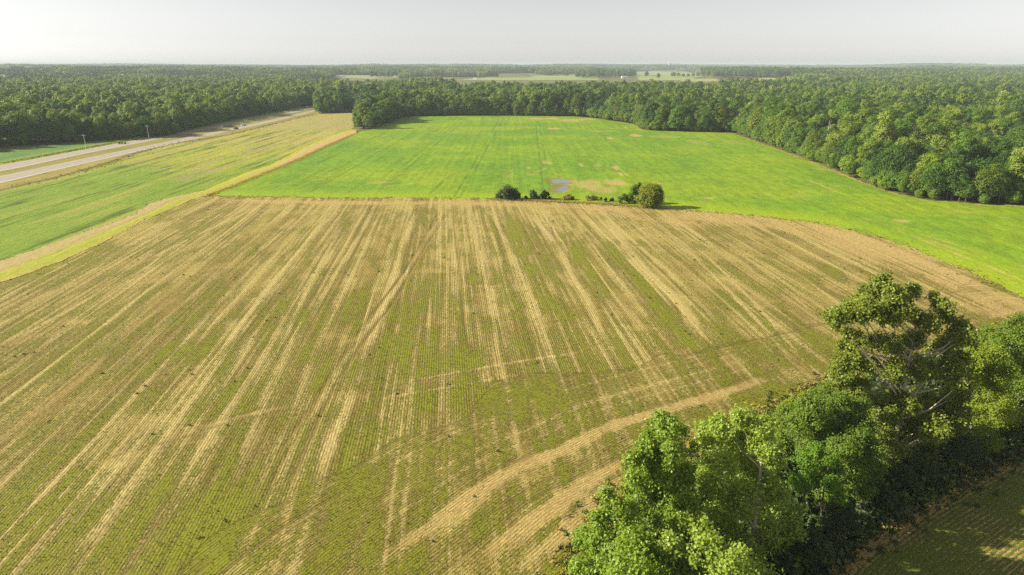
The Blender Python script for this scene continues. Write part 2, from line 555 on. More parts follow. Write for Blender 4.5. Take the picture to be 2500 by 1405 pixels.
# lines across the stubble: (pixels, kind, width in metres, strength)
LINES = [
    ([(638, 504), (433, 598), (356, 655), (161, 762), (0, 850)], 'L', 2.0, .8), ([(571, 500), (403, 580), (200, 690), (0, 800)], 'L', 1.6, .6),
    ([(660, 560), (571, 621), (403, 749), (302, 816), (202, 927), (0, 1070)], 'L', 2.2, .9), ([(722, 517), (540, 640), (336, 810), (188, 930), (0, 1090)], 'B', 5.5, .9),
    ([(775, 517), (640, 620), (400, 830), (230, 980), (0, 1200)], 'B', 2.5, .7), ([(750, 517), (590, 640), (380, 830), (200, 985)], 'T', .5, .9),
    ([(765, 517), (610, 640), (405, 830), (230, 990)], 'T', .5, .9),
    ([(806, 527), (640, 720), (504, 930), (330, 1160), (180, 1405)], 'L', 2.4, .8), ([(837, 534), (740, 690), (650, 860), (555, 1000), (400, 1250)], 'L', 2.0, .8),
    ([(860, 510), (800, 614), (735, 740), (690, 850)], 'L', 1.8, .7), ([(917, 513), (800, 702), (700, 880), (640, 990), (560, 1180)], 'L', 2.4, .8),
    ([(928, 513), (815, 702), (715, 890)], 'T', .5, .8),
    ([(968, 530), (900, 670), (833, 816), (790, 920)], 'B', 5.0, .9), ([(1018, 510), (934, 750), (867, 950), (760, 1200)], 'L', 3.2, 1.0),
    ([(1000, 510), (960, 640), (905, 800)], 'T', .5, .6), ([(1075, 514), (1001, 641), (930, 740), (884, 800), (760, 990), (590, 1240)], 'T', .7, 1.0),
    ([(1100, 510), (1030, 620), (960, 740), (912, 800), (800, 980), (690, 1240)], 'T', .7, 1.0), ([(1085, 512), (1015, 630), (945, 740), (898, 800), (780, 985), (650, 1230)], 'L', 1.6, .8),
    ([(1040, 560), (1020, 700), (990, 830), (960, 960)], 'B', 6.0, .6), ([(1112, 530), (1136, 715), (1153, 883)], 'L', 2.0, .7), ([(1104, 520), (1125, 700), (1143, 860)], 'T', .5, .7),
    ([(1160, 514), (1203, 715), (1233, 816), (1250, 900)], 'L', 2.4, .9), ([(1172, 514), (1220, 715)], 'T', .4, .5), ([(1200, 517), (1270, 668), (1338, 860), (1354, 900), (1385, 1000)], 'L', 3.0, 1.0),
    ([(1180, 515), (1240, 668), (1295, 800)], 'L', 1.4, .6),
    ([(1244, 517), (1297, 682), (1354, 739), (1390, 800)], 'G', 5.0, .9), ([(1284, 517), (1354, 591), (1405, 688), (1438, 735), (1480, 850)], 'L', 2.4, .9),
    ([(1340, 680), (1400, 690), (1440, 720)], 'L', 4.0, .8),
    ([(1338, 527), (1368, 621)], 'T', .5, .8), ([(1371, 530), (1401, 665)], 'T', .5, .8), ([(1378, 560), (1465, 715), (1540, 850)], 'G', 4.0, .8),
    ([(1432, 530), (1573, 655), (1640, 722), (1700, 800)], 'L', 3.5, .8), ([(1480, 530), (1580, 668), (1660, 736), (1736, 896)], 'L', 5.0, .8),
    ([(1480, 590), (1620, 760), (1700, 880)], 'G', 4.0, .6), ([(1660, 592), (1804, 736), (1932, 880), (1935, 900)], 'L', 1.8, .9), ([(1700, 600), (1840, 738), (1960, 880)], 'L', 1.4, .7),
    ([(1680, 594), (1822, 736), (1945, 880)], 'G', 1.6, .6), ([(1640, 620), (1760, 770), (1850, 870)], 'B', 6.0, .7), ([(1848, 612), (1940, 664), (2040, 736), (2120, 800)], 'L', 1.5, .8),
    ([(1760, 580), (1900, 690), (2010, 790)], 'L', 1.2, .5), ([(2180, 660), (2320, 728), (2420, 780)], 'L', 2.2, .9), ([(2090, 640), (2240, 740)], 'L', 1.5, .6),
    ([(2190, 620), (2330, 690), (2480, 765)], 'L', 1.6, .7), ([(1900, 718), (2050, 705), (2150, 700)], 'T', .5, .7), ([(1930, 735), (2100, 718)], 'T', .5, .6),
    ([(840, 987), (575, 1031), (440, 1072), (270, 1119), (100, 1180)], 'T', .6, .8), ([(850, 970), (590, 1015), (400, 1065)], 'T', .6, .6), ([(760, 975), (580, 1022), (420, 1068)], 'L', 2.2, .8),
    ([(934, 944), (1186, 897), (1422, 860), (1505, 846)], 'L', 1.6, .8), ([(850, 987), (1100, 945), (1320, 905)], 'L', 1.4, .7), ([(900, 960), (1150, 912), (1380, 880)], 'T', .5, .7),
    ([(1120, 820), (1220, 830), (1330, 770), (1420, 760)], 'T', .6, .5), ([(1170, 850), (1250, 800), (1310, 790)], 'T', .5, .7),
    ([(280, 1405), (420, 1180), (560, 990)], 'L', 3.0, .6), ([(760, 1010), (700, 1160), (560, 1405)], 'L', 2.2, .8), ([(770, 1010), (712, 1160), (640, 1330)], 'T', .6, .8),
    ([(820, 900), (690, 1130), (580, 1330)], 'T', .6, .6), ([(480, 930), (250, 1190), (60, 1405)], 'L', 3.0, .7), ([(300, 1000), (100, 1200), (-50, 1340)], 'L', 3.0, .6),
    ([(1390, 940), (1420, 1040), (1450, 1120)], 'L', 1.2, .8), ([(1440, 950), (1465, 1080)], 'T', .6, .8), ([(1400, 950), (1402, 1060)], 'T', .5, .6), ([(1505, 960), (1530, 1030)], 'L', 1.4, .7),
    ([(0, 700), (235, 612), (356, 548), (470, 495), (520, 486)], 'Y', 5.0, .9), ([(0, 720), (200, 640), (380, 560)], 'B', 2.0, .6),
    ([(500, 490), (840, 496), (1100, 496), (1400, 505), (1600, 520)], 'O', 7.0, .9), ([(1600, 520), (1790, 535), (1960, 560), (2080, 595), (2240, 660), (2400, 730), (2560, 800)], 'O', 16.0, 1.0),
    ([(1960, 550), (2100, 580), (2240, 630), (2420, 715)], 'O', 6.0, .8), ([(1400, 510), (1600, 535), (1760, 560)], 'O', 9.0, .7),
    ([(1440, 1250), (1350, 1330), (1280, 1405)], 'D', 3.0, 1.0), ([(1540, 1170), (1440, 1250)], 'D', 2.0, .7), ([(1960, 985), (1880, 1010), (1740, 1070)], 'D', 2.0, .6),
    ([(900, 1405), (960, 1355), (1080, 1265), (1230, 1162), (1380, 1098), (1500, 1040), (1740, 968), (1900, 915)], 'D', 2.2, .75),
    ([(1280, 1405), (1350, 1330), (1440, 1245), (1560, 1160), (1740, 1070), (1900, 1000), (2010, 950)], 'D', 2.6, .75),
    ([(1120, 1405), (1250, 1300), (1400, 1200), (1560, 1110), (1700, 1050)], 'D', 1.4, .6),
    ([(1230, 1165), (1100, 1265), (1000, 1345)], 'D', 3.4, 1.), ([(1500, 1120), (1380, 1220), (1230, 1330), (1150, 1405)], 'D', 2.6, .8), ([(940, 1280), (820, 1300), (700, 1350)], 'D', 2.0, .4),
]
LINES = [(smooth_line(PP(*p), 4) if len(p) > 2 else PP(*p), k, w * (.55 if k == 'L' else 1), s * (.8 if k == 'L' else 1)) for p, k, w, s in LINES]
STRAW, STRAW_L, BROWN = C(.318, .260, .066), C(.42, .342, .132), C(.230, .168, .040)
TANSOIL, ORANGE, YELLOW = C(.40, .295, .105), C(.40, .285, .105), C(.33, .29, .03)


def stub_fun(x, y, u, v):
    n1 = fbm(u / 5.5, v / 60, 11, 4)
    n2 = fbm(u / 1.4, v / 25, 12, 3)
    n3 = fbm(x / 26, y / 26, 13, 4)
    n4 = fbm(x / 3.0, y / 3.0, 14, 3)
    wob = 2.0 * (fbm(v / 60, u / 30, 15, 2) - 0.5)
    sw = 0.5 + 0.5 * np.cos(2 * math.pi * (u + wob) / 9.3)          # harvester swaths
    hd, hs_, ha = polydist(HEADLAND, x, y)
    hsd = hd * hs_
    # rows: along the field, turning parallel to the tree line in the headland
    head = sstep(-14, 20, hsd * -1 + 20 + (n3 - .5) * 22)
    veg = 0.09 + 0.42 * n1 + 0.58 * n3 - 0.06 * sw
    n5 = fbm(u / 2.6, v / 9, 18, 3)
    veg += .55 * (n5 - .5) - .16 * sstep(.48, .66, fbm(u / 3.2 + 9, v / 11, 19, 3))
    veg += 0.13 * sstep(190, 80, y) - .10 * sstep(140, 230, y)
    c = lerp(STRAW, BROWN, np.clip(sstep(.45, .7, n1) * .7 + sstep(.5, .75, n3) * .3, 0, 1))
    c = lerp(c, STRAW_L, np.clip(sw ** 3 * .30 * sstep(.35, .6, n2 + .1), 0, 1))
    c = lerp(c, TANSOIL, sstep(.60, .80, n4) * .35)
    c = lerp(c, BROWN * .9, sstep(.48, .66, fbm(u / 3.2 + 9, v / 11, 19, 3)) * .75 * sstep(230, 130, y))
    st1 = fbm(u / .6, v / 45, 16, 3)
    st2 = fbm(u / 1.1 + 40, v / 80, 17, 3)
    c = lerp(c, STRAW_L, sstep(.50, .68, st1) * .5)
    c = lerp(c, BROWN * .85, sstep(.52, .70, st2) * .5)
    veg += -.16 * sstep(.50, .68, st1) + .20 * (st2 - .5)
    z = 0.05 + 0.06 * (n4 - .5) + 0.03 * (n2 - .5)
    brk = (0.35 + 0.9 * fbm(x / 7, y / 7, 21, 3)) * (.35 + 1.15 * sstep(.2, .72, fbm(u / .8, v / 30, 23, 3)))
    jit = (fbm(x / 4.0, y / 4.0, 22, 3) - .5) * 1.6
    brk2 = .25 + 1.2 * fbm(x / 5, y / 5, 24, 3)
    # thin wheel lines left by the machines, pale or dark, each its own strength
    hm = (head > .5) & (hsd < 30)
    q = np.where(hm, hsd + 300, u + .8 * wob)
    vv = np.where(hm, ha, v)
    for per, off, wd_, seed_ in ((3.1, 0.0, .30, 201), (4.4, 1.3, .38, 202), (7.3, 2.2, .55, 203)):
        ln_i = np.floor((q + off) / per)
        ph = (q + off) - ln_i * per - per / 2
        st = hash2(ln_i, ln_i * 0, seed_)
        al = fbm(ln_i * 13.7, vv / 60, seed_ + 5, 3)
        on = (1 - sstep(wd_ * .5, wd_ * 1.1, np.abs(ph + .5 * (fbm(ln_i * 3.1, vv / 18, seed_ + 9, 2) - .5)))) * sstep(.32, .66, al)
        pale = on * (st > .42) * (.35 + .65 * st) * np.where(hm, .6, .9)
        c = lerp(c, STRAW_L * 1.05, pale * .7)
        veg -= .30 * pale
        dk = on * (st < .30)
        c = lerp(c, BROWN * .75, dk * .8)
        veg -= .12 * dk
        z = z - .05 * dk
    for ln, k, w, s in LINES:
        bx0, by0 = ln.min(0) - w - 4
        bx1, by1 = ln.max(0) + w + 4
        m = np.nonzero((x > bx0) & (x < bx1) & (y > by0) & (y < by1))[0]
        if not len(m):
            continue
        d, sg, ar = polydist(ln, x[m], y[m])
        jm = jit[m] * min(1.0, w / 2.0)
        dv_ = np.diff(ln, axis=0).sum(0)
        along = abs(dv_[0] * -.0913 + dv_[1]) / (np.hypot(*dv_) + 1e-6)
        bk = brk[m] if along > .93 and k != 'D' else brk2[m] * 1.15
        f = (1 - sstep(w * .32, w * .75, np.abs(d + jm * .5))) * s * np.clip(bk, 0, 1.1)
        LT_ = float(np.hypot(*np.diff(ln, axis=0).T).sum())
        f = np.clip(f, 0, 1) * sstep(-.2, 14, ar + jm) * sstep(-.2, 14, LT_ - ar + jm)
        if k == 'L':
            c[m] = lerp(c[m], STRAW_L, f * .85); veg[m] -= .38 * f; z[m] += .05 * f
        elif k == 'B':
            c[m] = lerp(c[m], BROWN, f * .8); veg[m] -= .02 * f
        elif k == 'G':
            veg[m] += .40 * f
        elif k == 'T':
            c[m] = lerp(c[m], BROWN * .7, f * .9); veg[m] -= .6 * f; z[m] -= .07 * f
        elif k == 'Y':
            c[m] = lerp(c[m], YELLOW, f * .7); veg[m] += .12 * f
        elif k == 'O':
            c[m] = lerp(c[m], ORANGE, f * .8); veg[m] -= .22 * f
        else:
            c[m] = lerp(c[m], TANSOIL, f); veg[m] -= .75 * f
    tl, sg, ar = polydist(PP(*TREELINE_L), x, y)
    r = u * (1 - (head > .5)) + hsd * (head > .5)
    s = v * (1 - (head > .5)) + ha * (head > .5)
    sparse = sstep(.62, .8, fbm(x / 9, y / 9, 31, 3))
    veg -= .25 * sparse
    veg = np.clip(veg, 0, 1)
    stub_fun.last = (x, y, veg, r, s, head)
    return z, {"col": ('FLOAT_COLOR', rgba(c)), "veg": ('FLOAT', veg), "rowuv": ('FLOAT_VECTOR', np.column_stack([r, s, head * 0]))}


sheet("stubble_field", stub_poly, ROWDIR, 0.26, 0.62, stub_fun, M_STUBBLE, jag=3.0)
STUB = stub_fun.last

# field beyond the tree line, rows parallel to the trees
lr_poly = np.vstack([PP(*TREELINE_R), [P(3300, 1100)], [(150, 30)], [(30, 30)], [P(1840, 1560)]])
TR_LINE = smooth_line(PP(*TREELINE_R))


def lr_fun(x, y, u, v):
    d, sg, ar = polydist(TR_LINE, x, y)
    n = fbm(x / 6, y / 6, 41, 3)
    veg = np.clip(.60 * sstep(.8, 3.5, d) + .30 * (n - .5), 0, 1)
    c = lerp(TANSOIL * .95 + 0 * x[:, None], STRAW, sstep(.4, .6, n))
    tr = np.abs(((d - 8) % 14) - 7) < .9
    c[tr] = TANSOIL
    veg[tr] -= .4
    return 0.03 + .04 * (n - .5), {"col": ('FLOAT_COLOR', rgba(c)), "veg": ('FLOAT', np.clip(veg, 0, 1)), "rowuv": ('FLOAT_VECTOR', np.column_stack([d, ar, 0 * d]))}


M_BEANROWS = crop_mat("bean_rows", 0.60, (0.09, 0.140, 0.010), (0.17, 0.22, 0.018), 0.9, .20)
sheet("bean_row_field", lr_poly, (0.5, 1.0), 0.4, 0.6, lr_fun, M_BEANROWS, jag=1.5)

# soil under the tree line
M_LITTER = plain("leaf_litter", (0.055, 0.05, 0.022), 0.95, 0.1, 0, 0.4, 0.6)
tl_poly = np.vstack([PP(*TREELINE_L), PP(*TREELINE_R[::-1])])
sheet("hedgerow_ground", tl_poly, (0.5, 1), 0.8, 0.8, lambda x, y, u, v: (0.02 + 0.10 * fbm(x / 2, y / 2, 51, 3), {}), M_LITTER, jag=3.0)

# -------- bright green bean field
soy_poly = np.vstack([PP(*SOY_L), [P(880, 322)], PP(*WOOD_EDGE), [P(3100, 1000)], PP(*STUB_TOP[::-1][:-1])])
GREEN, GREEN_Y, GREEN_D = C(.134, .232, .006), C(.170, .248, .007), C(.104, .202, .008)
PATCHES = [((1330, 290), 45, 2.2, .8), ((1390, 294), 40, 2.5, .8), ((1440, 292), 30, 2.2, .7), ((1358, 315), 20, 2.2, 1.), ((1390, 297), 24, 2, .6), ((1480, 288), 40, 2.5, .7), ((1550, 298), 30, 2.5, .6), ((1525, 299), 28, 2.5, .8),
           ((1528, 313), 8, 3, .8), ((1551, 332), 16, 3, 1.), ((1487, 338), 9, 4, .9), ((1560, 318), 14, 2, .6), ((1330, 397), 9, 5, .9), ((1290, 411), 9, 5, .6), ((1300, 428), 22, 3, .5), ((1417, 404), 5, 5, .6), ((1460, 404), 12, 6, .4),
           ((1500, 412), 10, 9, .7), ((1512, 426), 8, 6, .8), ((1340, 398), 10, 4, .7), ((1245, 432), 10, 6, .4), ((1440, 452), 40, 13, .75), ((1500, 448), 35, 8, .85), ((1460, 462), 50, 10, .6), ((1390, 445), 30, 9, .6),
           ((1600, 450), 16, 5, .6), ((1725, 485), 24, 3, .9), ((2200, 541), 20, 4, .9), ((2450, 533), 18, 2, .6), ((1710, 350), 30, 8, .35), ((2010, 415), 30, 5, .35), ((2040, 455), 16, 3, .4), ((930, 447), 40, 5, .4), ((1065, 478), 12, 2, .6),
           ((1260, 310), 60, 3, .2), ((1470, 322), 30, 2, .35), ((1620, 335), 40, 3, .3), ((1960, 480), 40, 4, .25), ((1800, 350), 40, 6, .3), ((2350, 520), 60, 4, .25)]
TRACKS = [[(1222, 290), (1190, 345), (1150, 415), (1110, 482)], [(1231, 290), (1200, 345), (1163, 415), (1126, 482)], [(1309, 297), (1315, 360), (1322, 420), (1326, 465)], [(1317, 297), (1328, 360), (1337, 420), (1343, 465)],
          [(1130, 290), (1020, 380), (905, 470)], [(1140, 290), (1035, 380), (925, 470)], [(985, 330), (860, 395), (720, 458)], [(1050, 300), (900, 390), (760, 470)], [(940, 325), (800, 390), (660, 450)],
          [(1100, 430), (1050, 475)]]
TRACKS = [smooth_line(PP(*p), 4) if len(p) > 2 else PP(*p) for p in TRACKS]
PALE_TR = [PP((2100, 533), (2300, 590), (2500, 655)), PP((2180, 560), (2500, 690)), PP((2270, 590), (2420, 645)), PP((2020, 450), (2050, 462)), PP((1970, 440), (2040, 470)), PP((1360, 430), (1340, 408), (1300, 425)),
           PP((1480, 405), (1510, 430)), PP((1700, 350), (1715, 345)), PP((1500, 405), (1530, 430)), PP((870, 462), (960, 455), (1080, 440))]
POND_A = [(1340, 443), (1347, 438), (1362, 436), (1378, 438), (1392, 440), (1397, 445), (1390, 449), (1372, 449), (1352, 450)]
POND_B = [(1352, 468), (1362, 462), (1372, 455), (1385, 454), (1389, 460), (1383, 468), (1372, 470), (1360, 468)]


def soy_fun(x, y, u, v):
    n1 = fbm(u / 7, v / 90, 61, 3)
    n2 = fbm(x / 40, y / 40, 62, 4)
    n3 = fbm(x / 3, y / 5, 63, 3)
    c = lerp(GREEN_D + 0 * x[:, None], GREEN, sstep(.25, .6, n2 * .6 + n1 * .4))
    c = lerp(c, GREEN_Y, sstep(.5, .75, n2))
    dl_ = fbm(u / 1.3, v / 70, 68, 2)
    c = c * (1 + .34 * (dl_ - .5) + .5 * (fbm(x / 2.2, y / 4, 69, 2) - .5))[:, None]
    near = polydist(PP(*STUB_TOP), x, y)[0]
    c = lerp(c, C(.25, .32, .008), (1 - sstep(3, 26, near)) * .7 * sstep(.3, .6, n2 + .12))
    z = 0.05 + .25 * sstep(1, 14, near) + .10 * (n3 - .5)
    patch = np.zeros(len(x))
    for (px, py), rx, ry, s in PATCHES:
        X0, Y0 = P(px, py)
        X1, _ = P(px + rx, py)
        _, Y1 = P(px, py - ry)
        q = np.hypot((x - X0) / (X1 - X0), (y - Y0) / (Y1 - Y0))
        q = q + (fbm(x / 9, y / 22, 64, 4) - .5) * 1.5
        patch = np.maximum(patch, (1 - sstep(.5, 1.05, q)) * s)
    edge = polydist(PP(*WOOD_EDGE[6:]), x, y)[0]
    patch = np.maximum(patch, (1 - sstep(1.0, 3.0, edge + (n3 - .5) * 2)) * .8)
    for ln in PALE_TR:
        d = polydist(ln, x, y)[0]
        patch = np.maximum(patch, (1 - sstep(.4, 1.1, d)) * .55 * sstep(.35, .6, n3))
    patch = np.clip(patch * (0.55 + .9 * fbm(x / 4, y / 8, 65, 3)), 0, 1)
    c = lerp(c, C(.34, .26, .09), patch)
    z -= .22 * patch
    for ln in TRACKS:
        d = polydist(ln, x, y)[0]
        f = (1 - sstep(.20, .62, d)) * sstep(.42, .62, fbm(x / 3, y / 25, 67, 3) + .12)
        c = lerp(c, C(.07, .11, .012), f * .5)
        z -= .10 * f
    for pp in (POND_A, POND_B):
        pl = PP(*pp)
        ctr = pl.mean(0)
        big = ctr + (pl - ctr) * .86
        d = polydist(np.vstack([big, big[:1]]), x, y)[0]
        ins = inside(big, x, y)
        rim = np.where(ins, 1.0, 1 - sstep(.5, 4.5, d + (fbm(x / 5, y / 9, 66, 3) - .5) * 8))
        c = lerp(c, C(.20, .135, .055), rim * .85)
        z = np.where(ins, -0.02 - .10 * np.minimum(d, 1), z * (1 - rim) + 0.03 * rim)
    return z, {"col": ('FLOAT_COLOR', rgba(c)), "rowuv": ('FLOAT_VECTOR', np.column_stack([u, v, 0 * u]))}


sheet("bean_field", soy_poly, (0.0, 1.0), 0.6, 1.9, soy_fun, M_CANOPY, jag=3.0)
for pp in (POND_A, POND_B):
    pl = PP(*pp)
    pl = pl.mean(0) + (pl - pl.mean(0)) * .86
    pl = smooth_line(np.vstack([pl, pl[:1]]), 5)[:-1]
    me = bpy.data.meshes.new("pond")
    me.from_pydata([(x, y, 0.005) for x, y in pl], [], [tuple(range(len(pl)))])
    me.materials.append(M_WATER)
    link("pond", me, kind="structure")

# -------- road: two carriageways
NEAR_T = smooth_line(PP((-500, 532), (0, 431), (200, 389), (400, 348), (560, 315), (660, 294), (766, 269), (860, 243)))
NEAR_B = smooth_line(PP((-500, 564), (0, 449), (200, 402), (400, 357), (560, 321), (660, 299), (766, 273), (860, 246)))
FAR_T = smooth_line(PP((-500, 495), (0, 405), (200, 367), (400, 331), (560, 301), (660, 283), (766, 262), (860, 239)))
FAR_B = smooth_line(PP((-500, 512), (0, 420), (200, 378), (400, 338), (560, 306), (660, 287), (766, 265), (860, 241)))
LEFT_TOP = [(-500, 575), (0, 466), (120, 440), (256, 404), (333, 376), (420, 353), (500, 340), (575, 327), (660, 306), (740, 286), (772, 279)]
left_poly = np.vstack([PP(*LEFT_TOP), [P(872, 276)], [P(880, 290)], PP(*LEFT_R[::-1])])
verge_poly = np.vstack([NEAR_B[:-6], PP((780, 272), (778, 280)), PP(*LEFT_TOP[::-1])])
LG, LT, LY = C(.155, .232, .016), C(.32, .28, .070), C(.32, .31, .030)


def left_fun(x, y, u, v):
    n1 = fbm(u / 4.5, v / 90, 71, 4)
    n2 = fbm(x / 60, y / 60, 72, 4)
    n3 = fbm(u / 1.2, v / 22, 73, 3)
    far = sstep(330, 560, y + (n2 - .5) * 120)
    green = np.clip(1.35 - far * 1.15 + (n1 - .5) * 2.6 + (n2 - .5) * 1.3, 0, 1)
    c = lerp(LT + 0 * x[:, None], LG, green)
    c = lerp(c, LY, sstep(.5, .72, n2) * .55 * sstep(240, 400, y))
    top = sstep(600, 640, y)
    c = lerp(c, C(.29, .25, .085), top * .75)
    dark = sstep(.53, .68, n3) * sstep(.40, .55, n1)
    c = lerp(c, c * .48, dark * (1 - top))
    soil = sstep(.66, .75, fbm(u / 4, v / 60, 74, 3)) * sstep(.5, .62, n2)
    c = lerp(c, C(.27, .215, .11), soil * .8)
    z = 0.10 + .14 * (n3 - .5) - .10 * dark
    return z, {"col": ('FLOAT_COLOR', rgba(c)), "rowuv": ('FLOAT_VECTOR', np.column_stack([u, v, 0 * u]))}


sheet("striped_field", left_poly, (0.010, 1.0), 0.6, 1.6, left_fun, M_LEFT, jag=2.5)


def verge_fun(x, y, u, v):
    d0 = polydist(NEAR_B, x, y)[0]
    d1 = polydist(PP(*LEFT_TOP), x, y)[0]
    n = fbm(u / 2, v / 14, 75, 4)
    c = lerp(C(.205, .180, .030) + 0 * x[:, None], C(.26, .21, .05), sstep(.4, .65, n))
    dit = (1 - sstep(1.5, 5.5, d1 + (n - .5) * 5))
    c = lerp(c, C(.20, .135, .055), dit * .8)
    c = lerp(c, C(.07, .05, .02), dit * sstep(.56, .66, n) * .8)
    return 0.06 + .25 * (n - .5) * sstep(.5, 3, d0) - .18 * dit, {"col": ('FLOAT_COLOR', rgba(c)), "rowuv": ('FLOAT_VECTOR', np.column_stack([u, v, 0 * u]))}


sheet("near_verge", verge_poly, (0.010, 1.0), 0.8, 2.0, verge_fun, M_STRIP)
med_poly = np.vstack([FAR_B[:-5], NEAR_T[:-5][::-1]])
sheet("median_grass", med_poly, (0.010, 1.0), 0.8, 2.0, lambda x, y, u, v: (
    0.05 + .10 * (fbm(u / 2, v / 9, 76, 3) - .5), {"col": ('FLOAT_COLOR', rgba(lerp(C(.22, .19, .040) + 0 * x[:, None], C(.16, .165, .025), sstep(.4, .65, fbm(u / 3, v / 25, 77, 3))))),
                                                    "rowuv": ('FLOAT_VECTOR', np.column_stack([u, v, 0 * u]))}), M_STRIP)
FV = [(-500, 480), (0, 396), (150, 370), (290, 345), (330, 340)]
farv_poly = np.vstack([PP((-500, 455), (0, 366), (200, 350), (400, 330), (600, 283), (740, 262), (840, 238)), FAR_T[:-2][::-1]])


def farv_fun(x, y, u, v):
    n = fbm(x / 6, y / 10, 78, 3)
    d = polydist(FAR_T, x, y)[0]
    c = lerp(C(.07, .155, .035) + 0 * x[:, None], C(.105, .18, .03), sstep(.4, .6, n))
    c = lerp(c, C(.23, .26, .02), (1 - sstep(4, 15, d + (n - .5) * 8)))
    z = 0.12 + .35 * np.exp(-((d - 9) / 4) ** 2) + .2 * (n - .5)
    return z * sstep(0, 1.5, d) + .02, {"col": ('FLOAT_COLOR', rgba(c)), "rowuv": ('FLOAT_VECTOR', np.column_stack([u, v, 0 * u]))}


sheet("far_verge", farv_poly, (0.010, 1.0), 1.0, 2.0, farv_fun, M_STRIP)


def ribbon(name, A, B, z, mat, kind="structure", parent=None):
    n = len(A)
    V = np.vstack([np.column_stack([A, np.full(n, z)]), np.column_stack([B, np.full(n, z)])])
    i = np.arange(n - 1)
    return link(name, mk_mesh(name, V, np.stack([i, i + 1, n + i + 1, n + i], -1), mat), parent, kind)


def across(A, B, t):
    return A + (B - A) * t


def dense(L, step=3.05):
    seg = np.hypot(*np.diff(L, axis=0).T)
    s = np.concatenate([[0], np.cumsum(seg)])
    q = np.arange(0, s[-1], step)
    return np.column_stack([np.interp(q, s, L[:, 0]), np.interp(q, s, L[:, 1])])


for A, B, nm in ((NEAR_T, NEAR_B, "near_carriageway"), (FAR_T, FAR_B, "far_carriageway")):
    cw = ribbon(nm, A, B, 0.10, M_ASPHALT)
    acc = Acc()
    for e in (.05, .86 if nm[0] == 'n' else .88):
        a0, a1 = across(A, B, e), across(A, B, e + (.03 if e > .5 else .015))
        n = len(A)
        acc.add(np.vstack([np.column_stack([a0, np.full(n, .106)]), np.column_stack([a1, np.full(n, .106)])]), [(i, i + 1, n + i + 1, n + i) for i in range(n - 1)])
    mid = dense(across(A, B, .46))
    for i in range(0, len(mid) - 1, 4):
        p, q = mid[i], mid[i + 1]
        nrm = np.array([-(q - p)[1], (q - p)[0]])
        nrm = nrm / np.linalg.norm(nrm) * .13
        acc.add([(*(p - nrm), .106), (*(q - nrm), .106), (*(q + nrm), .106), (*(p + nrm), .106)], [(0, 1, 2, 3)])
    link("lane_marking", acc.mesh("lane_marking", M_LINE), cw, "structure")

# -------- dry grass strip between the left field and the others
strip_low = np.vstack([PP(*LEFT_R[:11]), PP((560, 447), (520, 470), (500, 480)), PP(*STRIP_R_LOW)])
strip_up = np.vstack([PP(*LEFT_R[10:]), [P(872, 318)], PP(*SOY_L[::-1]), [P(500, 480)]])


def strip_fun(x, y, u, v):
    dl, _, _ = polydist(PP(*LEFT_R), x, y)
    dr, _, _ = polydist(np.vstack([PP(*STRIP_R_LOW[::-1]), PP(*SOY_L)]), x, y)
    t = dl / (dl + dr + .01)
    n = fbm(u / 1.5, v / 12, 81, 4)
    t = t + (n - .5) * .3
    low = 1 - sstep(290, 330, y)
    c = lerp(C(.33, .26, .10) + 0 * x[:, None], C(.27, .285, .025), sstep(.42, .6, t) * low)
    c = lerp(c, C(.36, .26, .075), sstep(.85, 1.0, t) * low)
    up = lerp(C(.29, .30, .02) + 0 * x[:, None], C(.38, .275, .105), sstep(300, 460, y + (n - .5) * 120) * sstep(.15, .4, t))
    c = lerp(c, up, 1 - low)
    c = lerp(c, C(.06, .055, .015), sstep(.93, 1.0, t) * (1 - low))  # dark edge line: ditch and the taller grass's shadow put into the colour
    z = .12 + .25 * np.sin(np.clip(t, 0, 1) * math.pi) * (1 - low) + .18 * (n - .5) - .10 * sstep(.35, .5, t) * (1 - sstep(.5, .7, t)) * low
    return z, {"col": ('FLOAT_COLOR', rgba(c)), "rowuv": ('FLOAT_VECTOR', np.column_stack([u, v, 0 * u]))}


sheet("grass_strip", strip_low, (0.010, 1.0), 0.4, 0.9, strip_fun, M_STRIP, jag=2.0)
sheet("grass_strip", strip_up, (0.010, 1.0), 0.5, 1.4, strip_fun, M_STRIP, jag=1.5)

# -------- pale fields far off
FARF = [
    ([(1130, 197), (1140, 194), (1200, 190), (1300, 186), (1380, 184), (1410, 183), (1460, 190), (1460, 197)], C(.27, .245, .10), C(.20, .26, .07)),
    ([(795, 189), (830, 185), (900, 184.5), (985, 183), (990, 192), (900, 194)], C(.24, .25, .11), C(.20, .25, .09)),
    ([(1540, 176), (1600, 173), (1650, 172), (1700, 178), (1735, 184), (1700, 190), (1690, 197), (1560, 197), (1545, 186)], C(.17, .255, .06), C(.24, .255, .09)),
    ([(1660, 200), (1670, 194), (1750, 192.5), (1760, 200)], C(.25, .24, .09), C(.25, .26, .1)),
    ([(1815, 198), (1830, 193), (1890, 190), (1910, 191), (1905, 198)], C(.25, .26, .1), C(.25, .26, .1)),
    ([(-60, 190), (-40, 184), (75, 184), (80, 190)], C(.19, .26, .09), C(.2, .25, .1)),
]


def farP(px, py):
    """Point of the rolling terrain seen at a pixel."""
    xc, yc = (px - 1250.0) / FPX, (702.5 - py) / FPX
    dy, dz = CP + yc * SP, -SP + yc * CP
    ts = np.linspace(800, 11000, 3000)
    below = np.nonzero(CAM_H + dz * ts < H(xc * ts, dy * ts))[0]
    t = ts[below[0]] if len(below) else 9000.0
    return (xc * t, dy * t)


